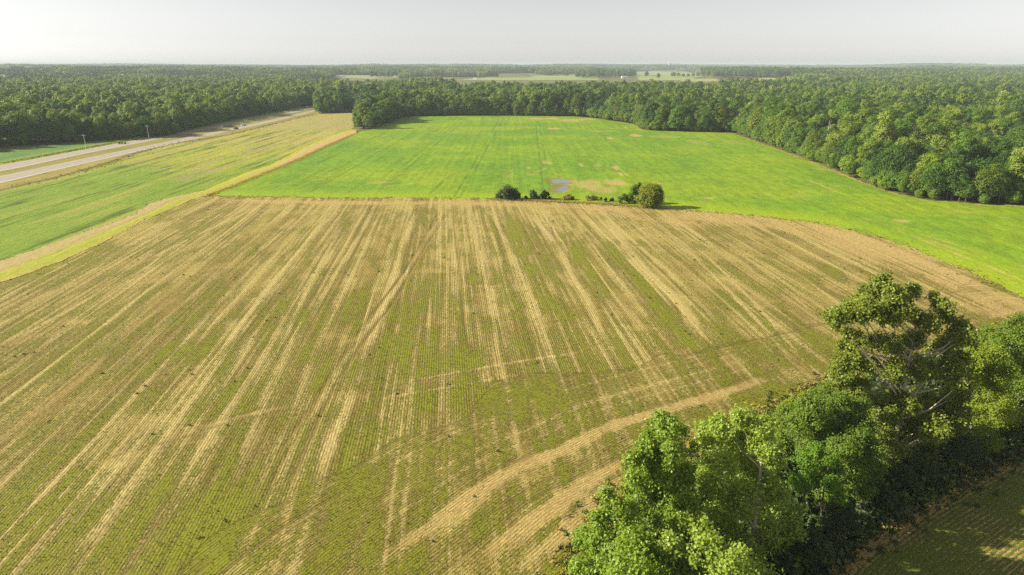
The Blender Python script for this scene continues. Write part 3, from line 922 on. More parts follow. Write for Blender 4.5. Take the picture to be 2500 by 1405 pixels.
FAR_POLYS = []
for pts, c0, c1 in FARF:
    pl = np.array([farP(*p) for p in pts])
    FAR_POLYS.append(pl)

    def ff(x, y, u, v, c0=c0, c1=c1):
        return H(x, y) + .6, {"col": ('FLOAT_COLOR', rgba(lerp(c0 + 0 * x[:, None], c1, sstep(.35, .65, fbm(x / 300, y / 900, 95, 3))))), "rowuv": ('FLOAT_VECTOR', np.column_stack([u, v, 0 * u]))}
    sheet("distant_field", pl, (0, 1), 14, 24, ff, M_CANOPY)


# ------------------------------------------------------------------ trees
def leaf_quads(cent, nrm, size, asp=0.8):
    """One quad per centre, facing nrm, turned at random."""
    n = len(cent)
    r = RNG.normal(size=(n, 3))
    a = np.cross(nrm, r)
    a /= np.linalg.norm(a, axis=1)[:, None] + 1e-9
    b = np.cross(nrm, a)
    s = size[:, None] * .5
    V = np.stack([cent - a * s, cent - b * s * asp + nrm * s * .25, cent + a * s, cent + b * s * asp + nrm * s * .25], 1).reshape(-1, 3)
    i = np.arange(n)[:, None] * 4
    return V, np.concatenate([i + [[0, 1, 2]], i + [[0, 2, 3]]], 0)


def unit(v):
    return v / (np.linalg.norm(v, axis=1)[:, None] + 1e-9)


def proto_crown(h, wd, lobes, n, leaf, cone=0.0, base=.03, seed=0):
    """Forest tree crown of many leaf sprays on the outside of overlapping lobes."""
    rg = np.random.default_rng(seed)
    lobes = lobes + 1
    zc, zr = h * (base + .98) / 2, h * (.98 - base) / 2
    L = [((0, 0, zc), wd * .34), ((0, 0, zc - zr * .45), wd * .33)]
    for i in range(lobes):
        cz = 1 - 1.75 * (i + .5) / lobes                         # golden spiral from the top down
        sr = math.sqrt(max(0, 1 - cz * cz)) * (1 - cone * max(0, cz))
        an = i * 2.399 + rg.uniform(-.5, .5)
        lr = wd * rg.uniform(.14, .29)
        q = rg.uniform(.78, 1.2)
        L.append(((sr * (wd * .5 - lr * .75) * q * math.cos(an), sr * (wd * .5 - lr * .75) * q * math.sin(an), zc + cz * (zr - lr * .8) * rg.uniform(.9, 1.05)), lr))
    C0 = np.array([c for c, r in L])
    R0 = np.array([r for c, r in L])
    w = R0 ** 2 / (R0 ** 2).sum()
    k = rg.choice(len(L), n, p=w)
    d = unit(rg.normal(size=(n, 3)))
    d[:, 2] = np.where(d[:, 2] < -.35, -d[:, 2], d[:, 2])
    lump = 0.76 + .42 * vnoise(d[:, 0] * 3.6 + k * 7.1, d[:, 1] * 3.6 + d[:, 2] * 3.1 + k * 3.3, seed)
    pos = C0[k] + d * (R0[k] * lump * rg.uniform(.78, 1.14, n))[:, None] * np.array([1, 1, .92])
    # drop sprays buried deep inside another lobe
    dist = np.linalg.norm(pos[:, None, :] - C0[None], axis=2) / R0[None]
    ok = dist.min(1) > .62
    pos, d, k = pos[ok], d[ok], k[ok]
    nrm = unit(d * 1.25 + rg.normal(size=d.shape) * .45 + np.array([0, 0, .30]))
    size = leaf * rg.uniform(.7, 1.35, len(pos))
    V, F = leaf_quads(pos, nrm, size)
    tint = np.repeat(np.clip(.5 + .22 * rg.normal(size=len(pos)) + .25 * (hash2(k * 3, k * 5, seed) - .5), 0, 1), 4)
    return V, F, tint


def proto_trunk(h, wd, seed):
    rg = random.Random(seed)
    a = Acc()
    r0 = h * .016
    a.tube([(0, 0, -.3), (0.1, 0, h * .25), (-.1, .1, h * .5), (0, 0, h * .72)], [r0 * 1.3, r0, r0 * .7, r0 * .3], 7)
    for i in range(6):
        z0 = h * rg.uniform(.28, .6)
        an = i * 2.4
        q = wd * .33
        a.tube([(0, 0, z0), (q * .5 * math.cos(an), q * .5 * math.sin(an), z0 + h * .08), (q * math.cos(an), q * math.sin(an), z0 + h * .17)], [r0 * .45, r0 * .3, r0 * .12], 5)
    return a


TONES = {
    "dark green": leaf_mat("leaves_dark_green", (.020, .054, .007), (.064, .128, .010), .18, .55, .25),
    "mid green": leaf_mat("leaves_mid_green", (.040, .098, .006), (.130, .225, .012), .22, .55, .25),
    "olive green": leaf_mat("leaves_olive_green", (.056, .100, .006), (.165, .215, .014), .22, .55, .25),
    "pale green": leaf_mat("leaves_pale_green", (.080, .140, .010), (.255, .325, .030), .25, .5, .3),
    "bright green": leaf_mat("leaves_bright_green", (.070, .135, .005), (.210, .295, .011), .28, .5, .3),
}
# height, width, lobes, cone, tone, shape word, category name
KINDS = [(22, 13.0, 17, .1, "mid green", "tall oval", "broadleaf_tree"), (18, 14.5, 16, .0, "dark green", "broad round", "broadleaf_tree"), (24, 10.5, 16, .35, "pale green", "tall narrow", "poplar_tree"),
         (19, 14.0, 16, .0, "olive green", "broad lumpy", "broadleaf_tree"), (13, 10, 11, .0, "mid green", "small round", "broadleaf_tree"), (21, 12.5, 15, .1, "bright green", "tall ragged", "broadleaf_tree"),
         (22, 11.5, 16, .35, "dark green", "tall pointed", "broadleaf_tree"), (10, 9.5, 10, .0, "bright green", "low bushy", "broadleaf_tree"), (20, 12.5, 15, .1, "mid green", "upright domed", "broadleaf_tree"), (20, 13.5, 15, .0, "pale green", "wide domed", "broadleaf_tree")]
HI, LO = [], []
protos = bpy.data.collections.new("tree_shapes")          # not linked to the scene: sources for the woods only
for i, (h, wd, nl, cone, tone, shp, nm) in enumerate(KINDS):
    V, F, tint = proto_crown(h, wd, nl, 6500, .62, cone, seed=100 + i)
    cm = mk_mesh("crown", V, F, TONES[tone], {"tint": ('FLOAT', tint)})
    tm = proto_trunk(h, wd, i).mesh("trunk", M_BARK)
    HI.append((cm, tm))
    V, F, tint = proto_crown(h, wd, nl, 1800, 1.15, cone, seed=100 + i)
    o = bpy.data.objects.new("far_crown", mk_mesh("far_crown", V, F, TONES[tone], {"tint": ('FLOAT', tint)}))
    protos.objects.link(o)
    LO.append(o)
    o2 = bpy.data.objects.new("mid_crown", cm)
    protos.objects.link(o2)
    HI[-1] = (cm, tm, o2)
# clumps of far trees
CL = []
for j in range(5):
    Vs, Fs, Ts, n0 = [], [], [], 0
    for q in range(16):
        k = int(RNG.choice([0, 1, 2, 3, 5, 6, 8, 9]))
        h, wd, nl, cone = KINDS[k][:4]
        V, F, tint = proto_crown(h, wd, 8, 170, 2.9, cone, seed=400 + j * 20 + q)
        V = V * RNG.uniform(.85, 1.15)
        V[:, 0] += (q % 4 - 1.5) * 9.5 + RNG.uniform(-3, 3)
        V[:, 1] += (q // 4 - 1.5) * 9.5 + RNG.uniform(-3, 3)
        Vs.append(V); Fs.append(F + n0); Ts.append(np.clip(tint + RNG.uniform(-.3, .3), 0, 1)); n0 += len(V)
    o = bpy.data.objects.new("tree_clump", mk_mesh("tree_clump", np.vstack(Vs), np.vstack(Fs), TONES[["dark green", "mid green", "pale green", "olive green", "dark green"][j]], {"tint": ('FLOAT', np.concatenate(Ts))}))
    protos.objects.link(o)
    CL.append(o)


def scatter(name, pts, scl, rot, pid, objs, label=None, kind="stuff"):
    """ONE object that holds a copy of objs[pid] on every point."""
    n = len(pts)
    me = bpy.data.meshes.new(name)
    me.vertices.add(n)
    me.vertices.foreach_set("co", np.asarray(pts, np.float32).ravel())
    for an, ty, arr in (("scl", 'FLOAT_VECTOR', np.asarray(scl) if np.ndim(scl) == 2 else np.repeat(np.asarray(scl)[:, None], 3, 1)), ("rot", 'FLOAT', rot), ("pid", 'INT', pid)):
        at = me.attributes.new(an, ty, 'POINT')
        at.data.foreach_set("vector" if ty == 'FLOAT_VECTOR' else "value", np.asarray(arr, np.int32 if ty == 'INT' else np.float32).ravel())
    o = link(name, me, kind=kind)
    ng = bpy.data.node_groups.new(name, 'GeometryNodeTree')
    ng.interface.new_socket("Geometry", in_out='INPUT', socket_type='NodeSocketGeometry')
    ng.interface.new_socket("Geometry", in_out='OUTPUT', socket_type='NodeSocketGeometry')
    N, Lk = ng.nodes, ng.links
    gi, go = N.new("NodeGroupInput"), N.new("NodeGroupOutput")
    jn = N.new("GeometryNodeJoinGeometry")

    def na(nm, ty):
        q = N.new("GeometryNodeInputNamedAttribute")
        q.data_type = ty
        q.inputs[0].default_value = nm
        return q.outputs[0]
    s_, r_, p_ = na("scl", 'FLOAT_VECTOR'), na("rot", 'FLOAT'), na("pid", 'INT')
    cx = N.new("ShaderNodeCombineXYZ")
    Lk.new(r_, cx.inputs[2])
    for k, ob in enumerate(objs):
        oi = N.new("GeometryNodeObjectInfo")
        oi.inputs["Object"].default_value = ob
        oi.inputs["As Instance"].default_value = True
        cmp = N.new("FunctionNodeCompare")
        cmp.data_type = 'INT'
        cmp.operation = 'EQUAL'
        ins = [s for s in cmp.inputs if s.type == 'INT']
        Lk.new(p_, ins[0])
        ins[1].default_value = k
        ip = N.new("GeometryNodeInstanceOnPoints")
        Lk.new(gi.outputs[0], ip.inputs["Points"])
        Lk.new(cmp.outputs[0], ip.inputs["Selection"])
        Lk.new(oi.outputs["Geometry"], ip.inputs["Instance"])
        Lk.new(cx.outputs[0], ip.inputs["Rotation"])
        Lk.new(s_, ip.inputs["Scale"])
        Lk.new(ip.outputs[0], jn.inputs[0])
    Lk.new(jn.outputs[0], go.inputs[0])
    md = o.modifiers.new("scatter", 'NODES')
    md.node_group = ng
    return o


def grid_points(poly, step, jit=.75):
    x0, y0 = poly.min(0)
    x1, y1 = poly.max(0)
    X, Y = np.meshgrid(np.arange(x0, x1, step), np.arange(y0, y1, step * .87))
    X = X + (np.arange(X.shape[0]) % 2)[:, None] * step * .5
    x = X.ravel() + RNG.uniform(-.5, .5, X.size) * step * jit
    y = Y.ravel() + RNG.uniform(-.5, .5, X.size) * step * jit
    m = inside(poly, x, y)
    return x[m], y[m]


# woods as ground plans
def away(px, Y):
    """Point at distance Y in the direction of a picture column."""
    return ((px - 1250.0) / FPX * Y * 1.045, Y)


RIGHT_WOOD = np.vstack([PP(*WOOD_EDGE[5:]), [(900, 500), (1900, 1900), (1500, 2700), away(1960, 2500), away(1930, 1750), away(1770, 1500), away(1600, 1420), away(1440, 1400)]])
MID_WOOD = np.vstack([PP((1450, 289), (1400, 285), (1200, 283), (1060, 284), (985, 286), (905, 317), (872, 316), (876, 290), (878, 275), (772, 278), (776, 262), (796, 240), (830, 222)),
                      [away(850, 1650), away(990, 1650), away(1010, 1800), away(1110, 1800), away(1130, 1380), away(1300, 1350), away(1440, 1400)]])
LEFT_EDGE = [(-500, 440), (-200, 385), (0, 358), (200, 347), (400, 334), (600, 285), (740, 262), (830, 240), (860, 226)]
LEFT_WOOD = np.vstack([PP(*LEFT_EDGE), [away(840, 1650), away(700, 1800), away(300, 1850), away(0, 1600), (-2000, 1500), (-1400, 700)]])
woods = [("right", RIGHT_WOOD, PP(*WOOD_EDGE[5:])), ("middle", MID_WOOD, PP((1450, 289), (1400, 285), (1200, 283), (1060, 284), (985, 286), (905, 317), (872, 316), (876, 290), (878, 275), (772, 278), (776, 262), (796, 240))),
         ("left", LEFT_WOOD, PP(*LEFT_EDGE[1:8]))]
allx, ally, allw, alle = [], [], [], []
for wi, (nm, pl, ed) in enumerate(woods):
    x, y = grid_points(pl, 9.2, .9)
    d = polydist(ed, x, y)[0]
    # a denser front row with low growth
    xs, ys = grid_points(pl, 4.3)
    ds = polydist(ed, xs, ys)[0]
    m = (ds < 6.5) & (RNG.random(len(xs)) < .85)
    x, y, d = x[d > 4], y[d > 4], d[d > 4]
    allx += [x, xs[m]]
    ally += [y, ys[m]]
    alle += [d, ds[m]]
    allw += [np.full(len(x), wi), np.full(m.sum(), wi)]
tx, ty, te, tw = map(np.concatenate, (allx, ally, alle, allw))
nT = len(tx)
low = te < 5.5
# kinds grow in drifts
dr = fbm(tx / 70, ty / 90, 131, 3) + RNG.normal(size=nT) * .15
tk = np.select([dr < .38, dr < .44, dr < .49, dr < .54, dr < .60, dr < .66], [RNG.choice([1, 6], nT), RNG.choice([0, 6, 1], nT), RNG.choice([0, 8, 3], nT), RNG.choice([8, 3, 9], nT), RNG.choice([9, 5, 2, 0], nT), RNG.choice([5, 2], nT)], RNG.choice([1, 6, 0], nT))
tk = np.where(low, RNG.choice([4, 7, 8, 7, 3, 4], nT), tk)
tsc = (RNG.uniform(.78, 1.12, nT) + .75 * (fbm(tx / 45, ty / 45, 132, 3) - .5) + .22 * (RNG.random(nT) < .06)) * np.where(low, RNG.uniform(.55, 1.1, nT), 1.0)
hgt = np.array([k[0] for k in KINDS])[tk] * tsc
tk = np.where((tw == 2) & ~low & (RNG.random(nT) < .35), RNG.choice([9, 2, 5], nT), tk)
hgt = np.array([k[0] for k in KINDS])[tk] * tsc
# the right wood and the spur are lower towards the field
tsc *= np.where((tw == 1) & (ty < 700) & (tx < -95), .82, 1.0)
# clear the old field path along the highway bend
trot = RNG.uniform(0, 6.28, nT)
tw_x, tw_y = RNG.uniform(.72, 1.18, nT), RNG.uniform(.72, 1.18, nT)
gaps = (te > 30) & (fbm(tx / 22, ty / 22, 133, 2) > .70)
dist = np.hypot(tx, ty)
pxx, pyy = to_px(tx, ty, hgt * .6)
infr = ~gaps & (pxx > -60) & (pxx < 2560)
score = (hgt / dist) ** 2 * np.where(te < 14, 1.0, np.where(te < 28, .55, .3)) * infr
order = np.argsort(-score)[:262]
solo = np.zeros(nT, bool)
solo[order] = True
rest = ~solo & ~gaps & (np.abs(tx) < ty * .95 + 120)
near = rest & (dist < 750)
far = rest & (dist >= 750)
for nm, wi in (("right_woodland", 0), ("middle_woodland", 1), ("left_woodland", 2)):
    m = near & (tw == wi)
    mf = far & (tw == wi)
    pts = np.column_stack([tx, ty, H(tx, ty)])
    idx = np.concatenate([np.nonzero(m)[0], np.nonzero(mf)[0]])
    pid = np.concatenate([tk[m], tk[mf] + len(KINDS)])
    scatter(nm, pts[idx], np.column_stack([tsc * tw_x, tsc * tw_y, tsc])[idx], trot[idx], pid, [h[2] for h in HI] + LO)

# distant woods in clumps, leaving the pale fields open
X, Y = np.meshgrid(np.arange(-9800, 9800, 36), np.arange(1300, 11400, 36))
x = (X + RNG.uniform(-9, 9, X.shape)).ravel()
y = (Y + RNG.uniform(-9, 9, X.shape)).ravel()
r = np.hypot(x, y)
m = (np.abs(x) < y * .86 + 250) & (r < 11600)
for pl in (RIGHT_WOOD, MID_WOOD, LEFT_WOOD):
    m &= ~inside(pl, x, y)
zg = H(x, y)
bx_, by_ = to_px(x, y, zg)
tx_, ty_ = to_px(x, y, zg + 24)
for pts, c0, c1 in FARF:
    q = np.array(pts, float)
    for f in (0, .33, .66, 1):
        m &= ~inside(q, bx_ + (tx_ - bx_) * f, by_ + (ty_ - by_) * f)
# open farmland right behind the near woods, then woods again, thinning into clearings
edge_n = fbm(x / 500, y / 500, 113, 3)
m &= ~((r < 3000 + 900 * (edge_n - .5)) & (x < y * .40) & (x > -y * .29) & (edge_n < .62))
gap = fbm(x / 600, y / 420, 111, 4)
m &= (gap < .60) | ((x > y * .40) & (r < 3500))
x, y = x[m], y[m]
scatter("distant_woodland", np.column_stack([x, y, H(x, y)]), RNG.uniform(.75, 1.25, len(x)), RNG.choice([0, 1.57, 3.14, 4.71], len(x)), np.clip(((fbm(x / 260, y / 260, 141, 3) - .28) / .44 * len(CL) + RNG.normal(size=len(x)) * .6).astype(int), 0, len(CL) - 1), CL)

gp = []
for cx0, cx1, yb0, yb1, n in ((1406, 1470, 188, 192, 46), (1465, 1545, 183, 191, 80), (1740, 1900, 184, 191.5, 150), (985, 1030, 188, 193, 26), (905, 985, 190, 192, 16)):
    for q in range(n):
        gp.append(farP(RNG.uniform(cx0, cx1), RNG.uniform(yb0, yb1)))
gp = np.array(gp)
scatter("distant_groves", np.column_stack([gp, H(gp[:, 0], gp[:, 1])]), RNG.uniform(.9, 1.4, len(gp)), RNG.uniform(0, 6.28, len(gp)), RNG.choice([0, 1, 3, 6, 8], len(gp)), LO)

# ---- the trees of the wood edges, one by one
ORD = "first second third fourth fifth sixth seventh eighth ninth tenth eleventh twelfth thirteenth fourteenth fifteenth sixteenth seventeenth eighteenth nineteenth twentieth".split()
ORD += ["twenty-" + w for w in ORD[:9]] + ["thirtieth"] + ["thirty-" + w for w in ORD[:9]] + ["fortieth"]
STRETCH = {0: [(1560, "beside the tan patches, right wood"), (1800, "straight far end of right wood"), (1930, "where the right wood's edge turns"), (2060, "upper slanting edge, right wood"),
               (2180, "mid slanting edge, right wood"), (2330, "lower bend of right wood"), (9999, "shaded near end of right wood")],
           1: [(880, "behind the brown field's far end"), (1000, "wooded spur in the bean field"), (1150, "just right of the wooded spur"), (1300, "middle of bean field's far end"), (9999, "far end above the tan patches")],
           2: [(150, "left end of highway wood"), (300, "behind the nearest utility pole"), (450, "behind the second utility pole"), (600, "highway wood behind black car"), (9999, "highway wood at far bend")]}
buckets = {}
for i in order:
    px = pxx[i]
    st = next(s for lim, s in STRETCH[int(tw[i])] if px < lim)
    row = "front row" if te[i] < 7 else ("second row" if te[i] < 15 else ("third row" if te[i] < 23 else "deep inside"))
    buckets.setdefault((st, row, int(tk[i])), []).append(i)
built = {}
for (st, row, k), ids in buckets.items():
    ids.sort(key=lambda i: pxx[i])
    h, wd, nl, cone, tone, shp, nm = KINDS[k]
    for q, i in enumerate(ids):
        cnt = "only" if len(ids) == 1 else ORD[q]
        lab = f"{cnt} {shp} {tone} tree, {row}, {st}" if row != "deep inside" else f"{cnt} {shp} {tone} tree inside, {st}"
        t = thing(nm, lab, "tree", (tx[i], ty[i], float(H(tx[i], ty[i]))), trot[i], {0: "trees of the right wood", 1: "trees of the middle wood", 2: "trees of the highway wood"}[int(tw[i])])
        t.scale = (tsc[i] * tw_x[i], tsc[i] * tw_y[i], tsc[i])
        link("crown", HI[k][0], t)
        link("trunk", HI[k][1], t)


# ------------------------------------------------------------------ trees modelled lobe by lobe
def lobe_tree(name, label, cat, base, lobes_px, Yb, mat, bark, leaf=.27, lai=5.0, depth=3.0, group=None, twigs=40, limb=1.0, seed=0, trunk_r=.3, airy=False):
    """lobes_px: (px, py, radius in px) clumps of foliage measured in the photograph, spread in depth around the trunk."""
    rg = np.random.default_rng(seed + 900)
    bx, by = base
    L = []
    for j, (px, py, r) in enumerate(lobes_px):
        dy = rg.uniform(-1, 1) * depth
        (wx, wy, wz), m = W(px, py, Yb + dy)
        L.append((np.array([wx - bx, wy - by, max(wz, r * m * .7)]), r * m * (.98 if airy else .98)))
    # fill behind so that the crown is as deep as it is wide
    ctr = np.mean([c for c, r in L], 0)
    extra = []
    for c, r in L:
        if rg.random() < (.55 if airy else .5):
            e = c.copy()
            e[1] += rg.uniform(.5, 1.2) * depth * (1 if rg.random() < .7 else -.6)
            e[0] += rg.uniform(-.5, .5) * r
            e[2] -= r * rg.uniform(.2, .7)
            if e[2] > r * .5:
                extra.append((e, r * .95))
    allL = L + extra
    t = thing(name, label, cat, (bx, by, 0.0), 0, group)
    top = max(c[2] for c, r in allL)
    a = Acc()
    fork = top * .26
    tr = trunk_r
    lean = ctr * np.array([.35, .35, 0])
    spine = [np.array([0, 0, -.3]), np.array([0, 0, fork * .5]) + lean * .2, np.array([0, 0, fork]) + lean * .4, np.array([0, 0, top * .6]) + lean * .8, np.array([0, 0, top * .88]) + lean]
    a.tube(spine, [tr * 1.25, tr, tr * .9, tr * .5, tr * .12], 8)
    sp = np.array(spine)
    cent, nrm = [], []
    for ci, (c, r) in enumerate(allL):
        hd = np.hypot(c[0], c[1])
        z0 = min(max(c[2] - hd * rg.uniform(.7, 1.2) - r * .4, fork * .45), top * .8)
        p0 = np.array([np.interp(z0, sp[:, 2], sp[:, 0]), np.interp(z0, sp[:, 2], sp[:, 1]), z0])
        mid = (p0 + c) / 2 + rg.normal(size=3) * .1 * np.linalg.norm(c - p0) + np.array([0, 0, -.06 * np.linalg.norm(c - p0)])
        r1 = tr * .34 * limb * rg.uniform(.6, 1.1)
        a.tube([p0, p0 * .6 + mid * .4 + rg.normal(size=3) * .15, mid, mid * .45 + c * .55 + rg.normal(size=3) * .15, c], [r1, r1 * .85, r1 * .65, r1 * .45, r1 * .2], 5, False)
        nt = int(twigs * max(.6, min(1.6, r / 2.0)))
        d = unit(rg.normal(size=(nt, 3)) + np.array([0, 0, .25]))
        tw_ = c + d * (r * rg.uniform(.35, 1.02, nt) ** .7)[:, None]
        for e in tw_[: max(5, nt // 5)]:
            a.tube([c + (e - c) * .02, (c + e) / 2 + rg.normal(size=3) * .12, e], [r1 * .22, r1 * .15, .012], 3, False)
        nl = int(lai * math.pi * r * r / (leaf * leaf * .42) / nt) + 1
        q = np.repeat(tw_, nl, 0) + rg.normal(size=(nt * nl, 3)) * (r * .21)
        cent.append(q)
        nrm.append(unit(np.repeat(d, nl, 0) * .5 + rg.normal(size=(nt * nl, 3)) * .55 + np.array([-.35, -.1, .5])))
    cent, nrm = np.vstack(cent), np.vstack(nrm)
    V, F = leaf_quads(cent, nrm, leaf * rg.uniform(.7, 1.35, len(cent)), .85)
    tint = np.repeat(np.clip(.5 + .25 * rg.normal(size=len(cent)), 0, 1), 4)
    link("crown", mk_mesh("crown", V, F, mat, {"tint": ('FLOAT', tint)}), t)
    link("trunk", a.mesh("trunk", bark, True), t)
    return len(F)


LM_SYC = leaf_mat("sycamore_leaves", (.078, .118, .008), (.215, .255, .026), .32, .40, .30)
LM_COT = leaf_mat("cottonwood_leaves", (.140, .220, .012), (.350, .425, .070), .38, .42, .35)
LM_COT2 = leaf_mat("cottonwood_leaves_deep", (.115, .195, .010), (.285, .370, .035), .38, .42, .35)
LM_ELM = leaf_mat("elm_leaves", (.080, .140, .008), (.185, .255, .022), .36, .5, .3)
LM_YEL = leaf_mat("yellow_green_leaves", (.110, .165, .006), (.225, .285, .014), .38, .5, .3)
LM_BRI = leaf_mat("bright_shrub_leaves", (.085, .175, .006), (.160, .280, .014), .3, .5, .3)
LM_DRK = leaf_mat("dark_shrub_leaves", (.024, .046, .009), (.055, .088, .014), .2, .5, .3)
LM_WIL = leaf_mat("willow_leaves", (.105, .145, .004), (.215, .255, .010), .28, .55, .2)
LM_WIL2 = leaf_mat("young_willow_leaves", (.080, .160, .004), (.140, .230, .008), .3, .55, .2)
NL = 0
B = lambda x, y: P(x, y)

NL += lobe_tree("sycamore_tree", "tallest tree, open crowned with pale bare limbs, over the dark hedgerow", "tree", B(2175, 1150), [
    (2150, 692, 26), (2112, 718, 24), (2185, 722, 26), (2228, 714, 22), (2062, 768, 26), (2040, 775, 20), (2085, 745, 24), (2122, 762, 32), (2175, 768, 32), (2215, 765, 22),
    (2290, 732, 20), (2300, 765, 26), (2268, 790, 24), (2348, 795, 22), (2352, 830, 26), (2305, 845, 30), (2235, 832, 26), (2170, 845, 28), (2098, 832, 22), (2066, 850, 22), (2068, 815, 16),
    (2125, 890, 24), (2062, 895, 30), (2050, 925, 28), (2095, 945, 26), (2185, 905, 28), (2255, 900, 32), (2318, 905, 30), (2345, 880, 24), (2150, 985, 30), (2195, 975, 26), (2260, 985, 32), (2320, 985, 26), (2345, 960, 24),
    (2130, 1035, 30), (2210, 1050, 36), (2285, 1050, 36), (2330, 1035, 28), (2185, 1110, 32), (2255, 1110, 30)], P(2175, 1150)[1], LM_SYC, M_PALE, .33, 5.8, 3.2, None, 36, 1.25, 1, .32, True)
NL += lobe_tree("cottonwood_tree", "pale leaved tree with one narrow pointed top standing out over the stubble", "tree", B(1640, 1420), [
    (1625, 1030, 30), (1600, 1052, 30), (1650, 1060, 28), (1580, 1085, 34), (1640, 1105, 36), (1692, 1092, 14), (1553, 1130, 32), (1610, 1150, 42), (1672, 1160, 30), (1548, 1180, 32), (1600, 1210, 44), (1670, 1225, 42), (1560, 1250, 40), (1630, 1280, 48)],
    P(1640, 1420)[1], LM_COT2, M_BARK, .30, 5.0, 2.6, None, 42, 1, 2, .28)
NL += lobe_tree("cottonwood_tree", "broad domed pale green tree, widest of the hedgerow, right of the pointed one", "tree", B(1830, 1390), [
    (1812, 1022, 32), (1765, 1040, 32), (1860, 1045, 30), (1733, 1078, 30), (1795, 1085, 40), (1868, 1090, 34), (1760, 1135, 40), (1835, 1150, 44), (1885, 1135, 28), (1745, 1195, 36), (1890, 1200, 36), (1820, 1225, 46), (1920, 1245, 34), (1760, 1265, 44),
    (1875, 1300, 44), (1935, 1295, 30), (1900, 1365, 42), (1825, 1340, 44), (1945, 1350, 22)], P(1830, 1390)[1], LM_COT, M_PALE, .30, 5.0, 3.2, None, 42, 1, 3, .30)
NL += lobe_tree("cottonwood_tree", "shorter leafy tree at the hedgerow's lower left end beside the tan track", "tree", B(1495, 1490), [
    (1480, 1205, 22), (1505, 1235, 26), (1465, 1275, 32), (1530, 1280, 34), (1428, 1320, 28), (1485, 1340, 40), (1550, 1345, 40), (1420, 1385, 32), (1480, 1410, 40), (1545, 1420, 40), (1590, 1380, 30)],
    P(1495, 1490)[1], LM_COT2, M_BARK, .28, 5.0, 2.4, None, 42, 1, 4, .24)
NL += lobe_tree("cottonwood_tree", "lowest and nearest pale tree, in front of the domed one", "tree", B(1700, 1540), [
    (1660, 1285, 32), (1705, 1295, 34), (1635, 1335, 32), (1720, 1345, 40), (1670, 1395, 44), (1755, 1390, 40), (1620, 1410, 36), (1720, 1440, 44)], P(1700, 1540)[1], LM_COT, M_BARK, .31, 5.0, 2.4, None, 42, 1, 5, .24)
NL += lobe_tree("elm_tree", "rounded dense green tree directly left of the sycamore's foot", "tree", B(2015, 1200), [
    (2010, 968, 30), (1970, 992, 30), (2052, 992, 32), (2095, 1000, 28), (1950, 1035, 32), (2010, 1045, 38), (2078, 1045, 38), (2115, 1040, 24), (1985, 1095, 36), (2050, 1105, 36)], P(2015, 1200)[1], LM_ELM, M_BARK, .24, 5.2, 2.6, None, 44, 1, 6, .25)
NL += lobe_tree("elm_tree", "light tipped tree under the sycamore, right of the rounded dense one", "tree", B(2100, 1265), [
    (2095, 1065, 30), (2065, 1098, 30), (2125, 1100, 28), (2100, 1140, 32), (2140, 1150, 24), (2075, 1165, 28), (2110, 1190, 26)], P(2100, 1265)[1], LM_ELM, M_BARK, .24, 5.0, 2.2, None, 42, 1, 7, .2)
NL += lobe_tree("locust_tree", "small vivid green tree in the gap right of the domed tree", "tree", B(2000, 1320), [
    (1995, 1108, 24), (1965, 1130, 24), (2028, 1140, 24), (1990, 1165, 28), (2030, 1185, 24), (1960, 1185, 20)], P(2000, 1320)[1], LM_BRI, M_BARK, .22, 4.5, 1.8, None, 40, 1, 8, .16)
NL += lobe_tree("hackberry_tree", "yellowish green tree just right of the sycamore", "tree", B(2420, 1085), [
    (2390, 862, 26), (2430, 872, 26), (2358, 900, 26), (2408, 915, 34), (2450, 920, 30), (2378, 965, 32), (2438, 975, 34), (2405, 1020, 32), (2465, 1020, 30)], P(2420, 1085)[1], LM_YEL, M_BARK, .25, 5.0, 2.6, None, 42, 1, 9, .24)
NL += lobe_tree("hackberry_tree", "dark topped tree at the hedgerow's far right, behind the yellowish one", "tree", B(2495, 1010), [
    (2482, 795, 26), (2450, 822, 26), (2505, 825, 30), (2435, 850, 22), (2480, 868, 34), (2525, 890, 36), (2500, 930, 36), (2460, 900, 24), (2550, 860, 34)], P(2495, 1010)[1], LM_ELM, M_BARK, .26, 5.0, 2.6, None, 42, 1, 10, .25)
# low growth along the row, sun and shade put into the leaf colours
LOW = [((1935, 1075), [(1925, 1000, 20), (1950, 985, 22), (1905, 1020, 18), (1940, 1030, 24)], LM_YEL, "yellow lit shrub spilling onto the stubble left of the dense elm"),
       ((1900, 1130), [(1905, 1070, 20), (1885, 1095, 18), (1925, 1095, 22)], LM_ELM, "shrub behind the domed tree's right shoulder at the field side"),
       ((2410, 1130), [(2405, 1058, 22), (2425, 1085, 20), (2395, 1095, 18)], LM_YEL, "yellow green bush catching the sun under the far right trees"),
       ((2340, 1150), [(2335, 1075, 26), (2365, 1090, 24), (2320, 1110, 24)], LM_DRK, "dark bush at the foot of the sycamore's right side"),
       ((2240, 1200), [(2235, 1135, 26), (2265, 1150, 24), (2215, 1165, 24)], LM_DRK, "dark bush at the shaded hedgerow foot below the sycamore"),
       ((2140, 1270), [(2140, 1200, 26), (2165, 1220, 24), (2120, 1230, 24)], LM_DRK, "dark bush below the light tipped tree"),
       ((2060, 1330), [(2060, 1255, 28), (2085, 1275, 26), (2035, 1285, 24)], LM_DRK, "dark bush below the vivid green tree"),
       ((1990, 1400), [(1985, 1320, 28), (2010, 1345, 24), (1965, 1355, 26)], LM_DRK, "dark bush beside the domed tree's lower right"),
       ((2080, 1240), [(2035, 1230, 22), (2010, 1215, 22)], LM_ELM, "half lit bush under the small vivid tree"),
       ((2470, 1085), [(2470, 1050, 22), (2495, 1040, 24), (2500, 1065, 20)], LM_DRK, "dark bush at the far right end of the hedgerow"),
       ((1450, 1460), [(1425, 1410, 22), (1405, 1425, 18)], LM_BRI, "bright low shrub at the hedgerow's bottom left tip")]
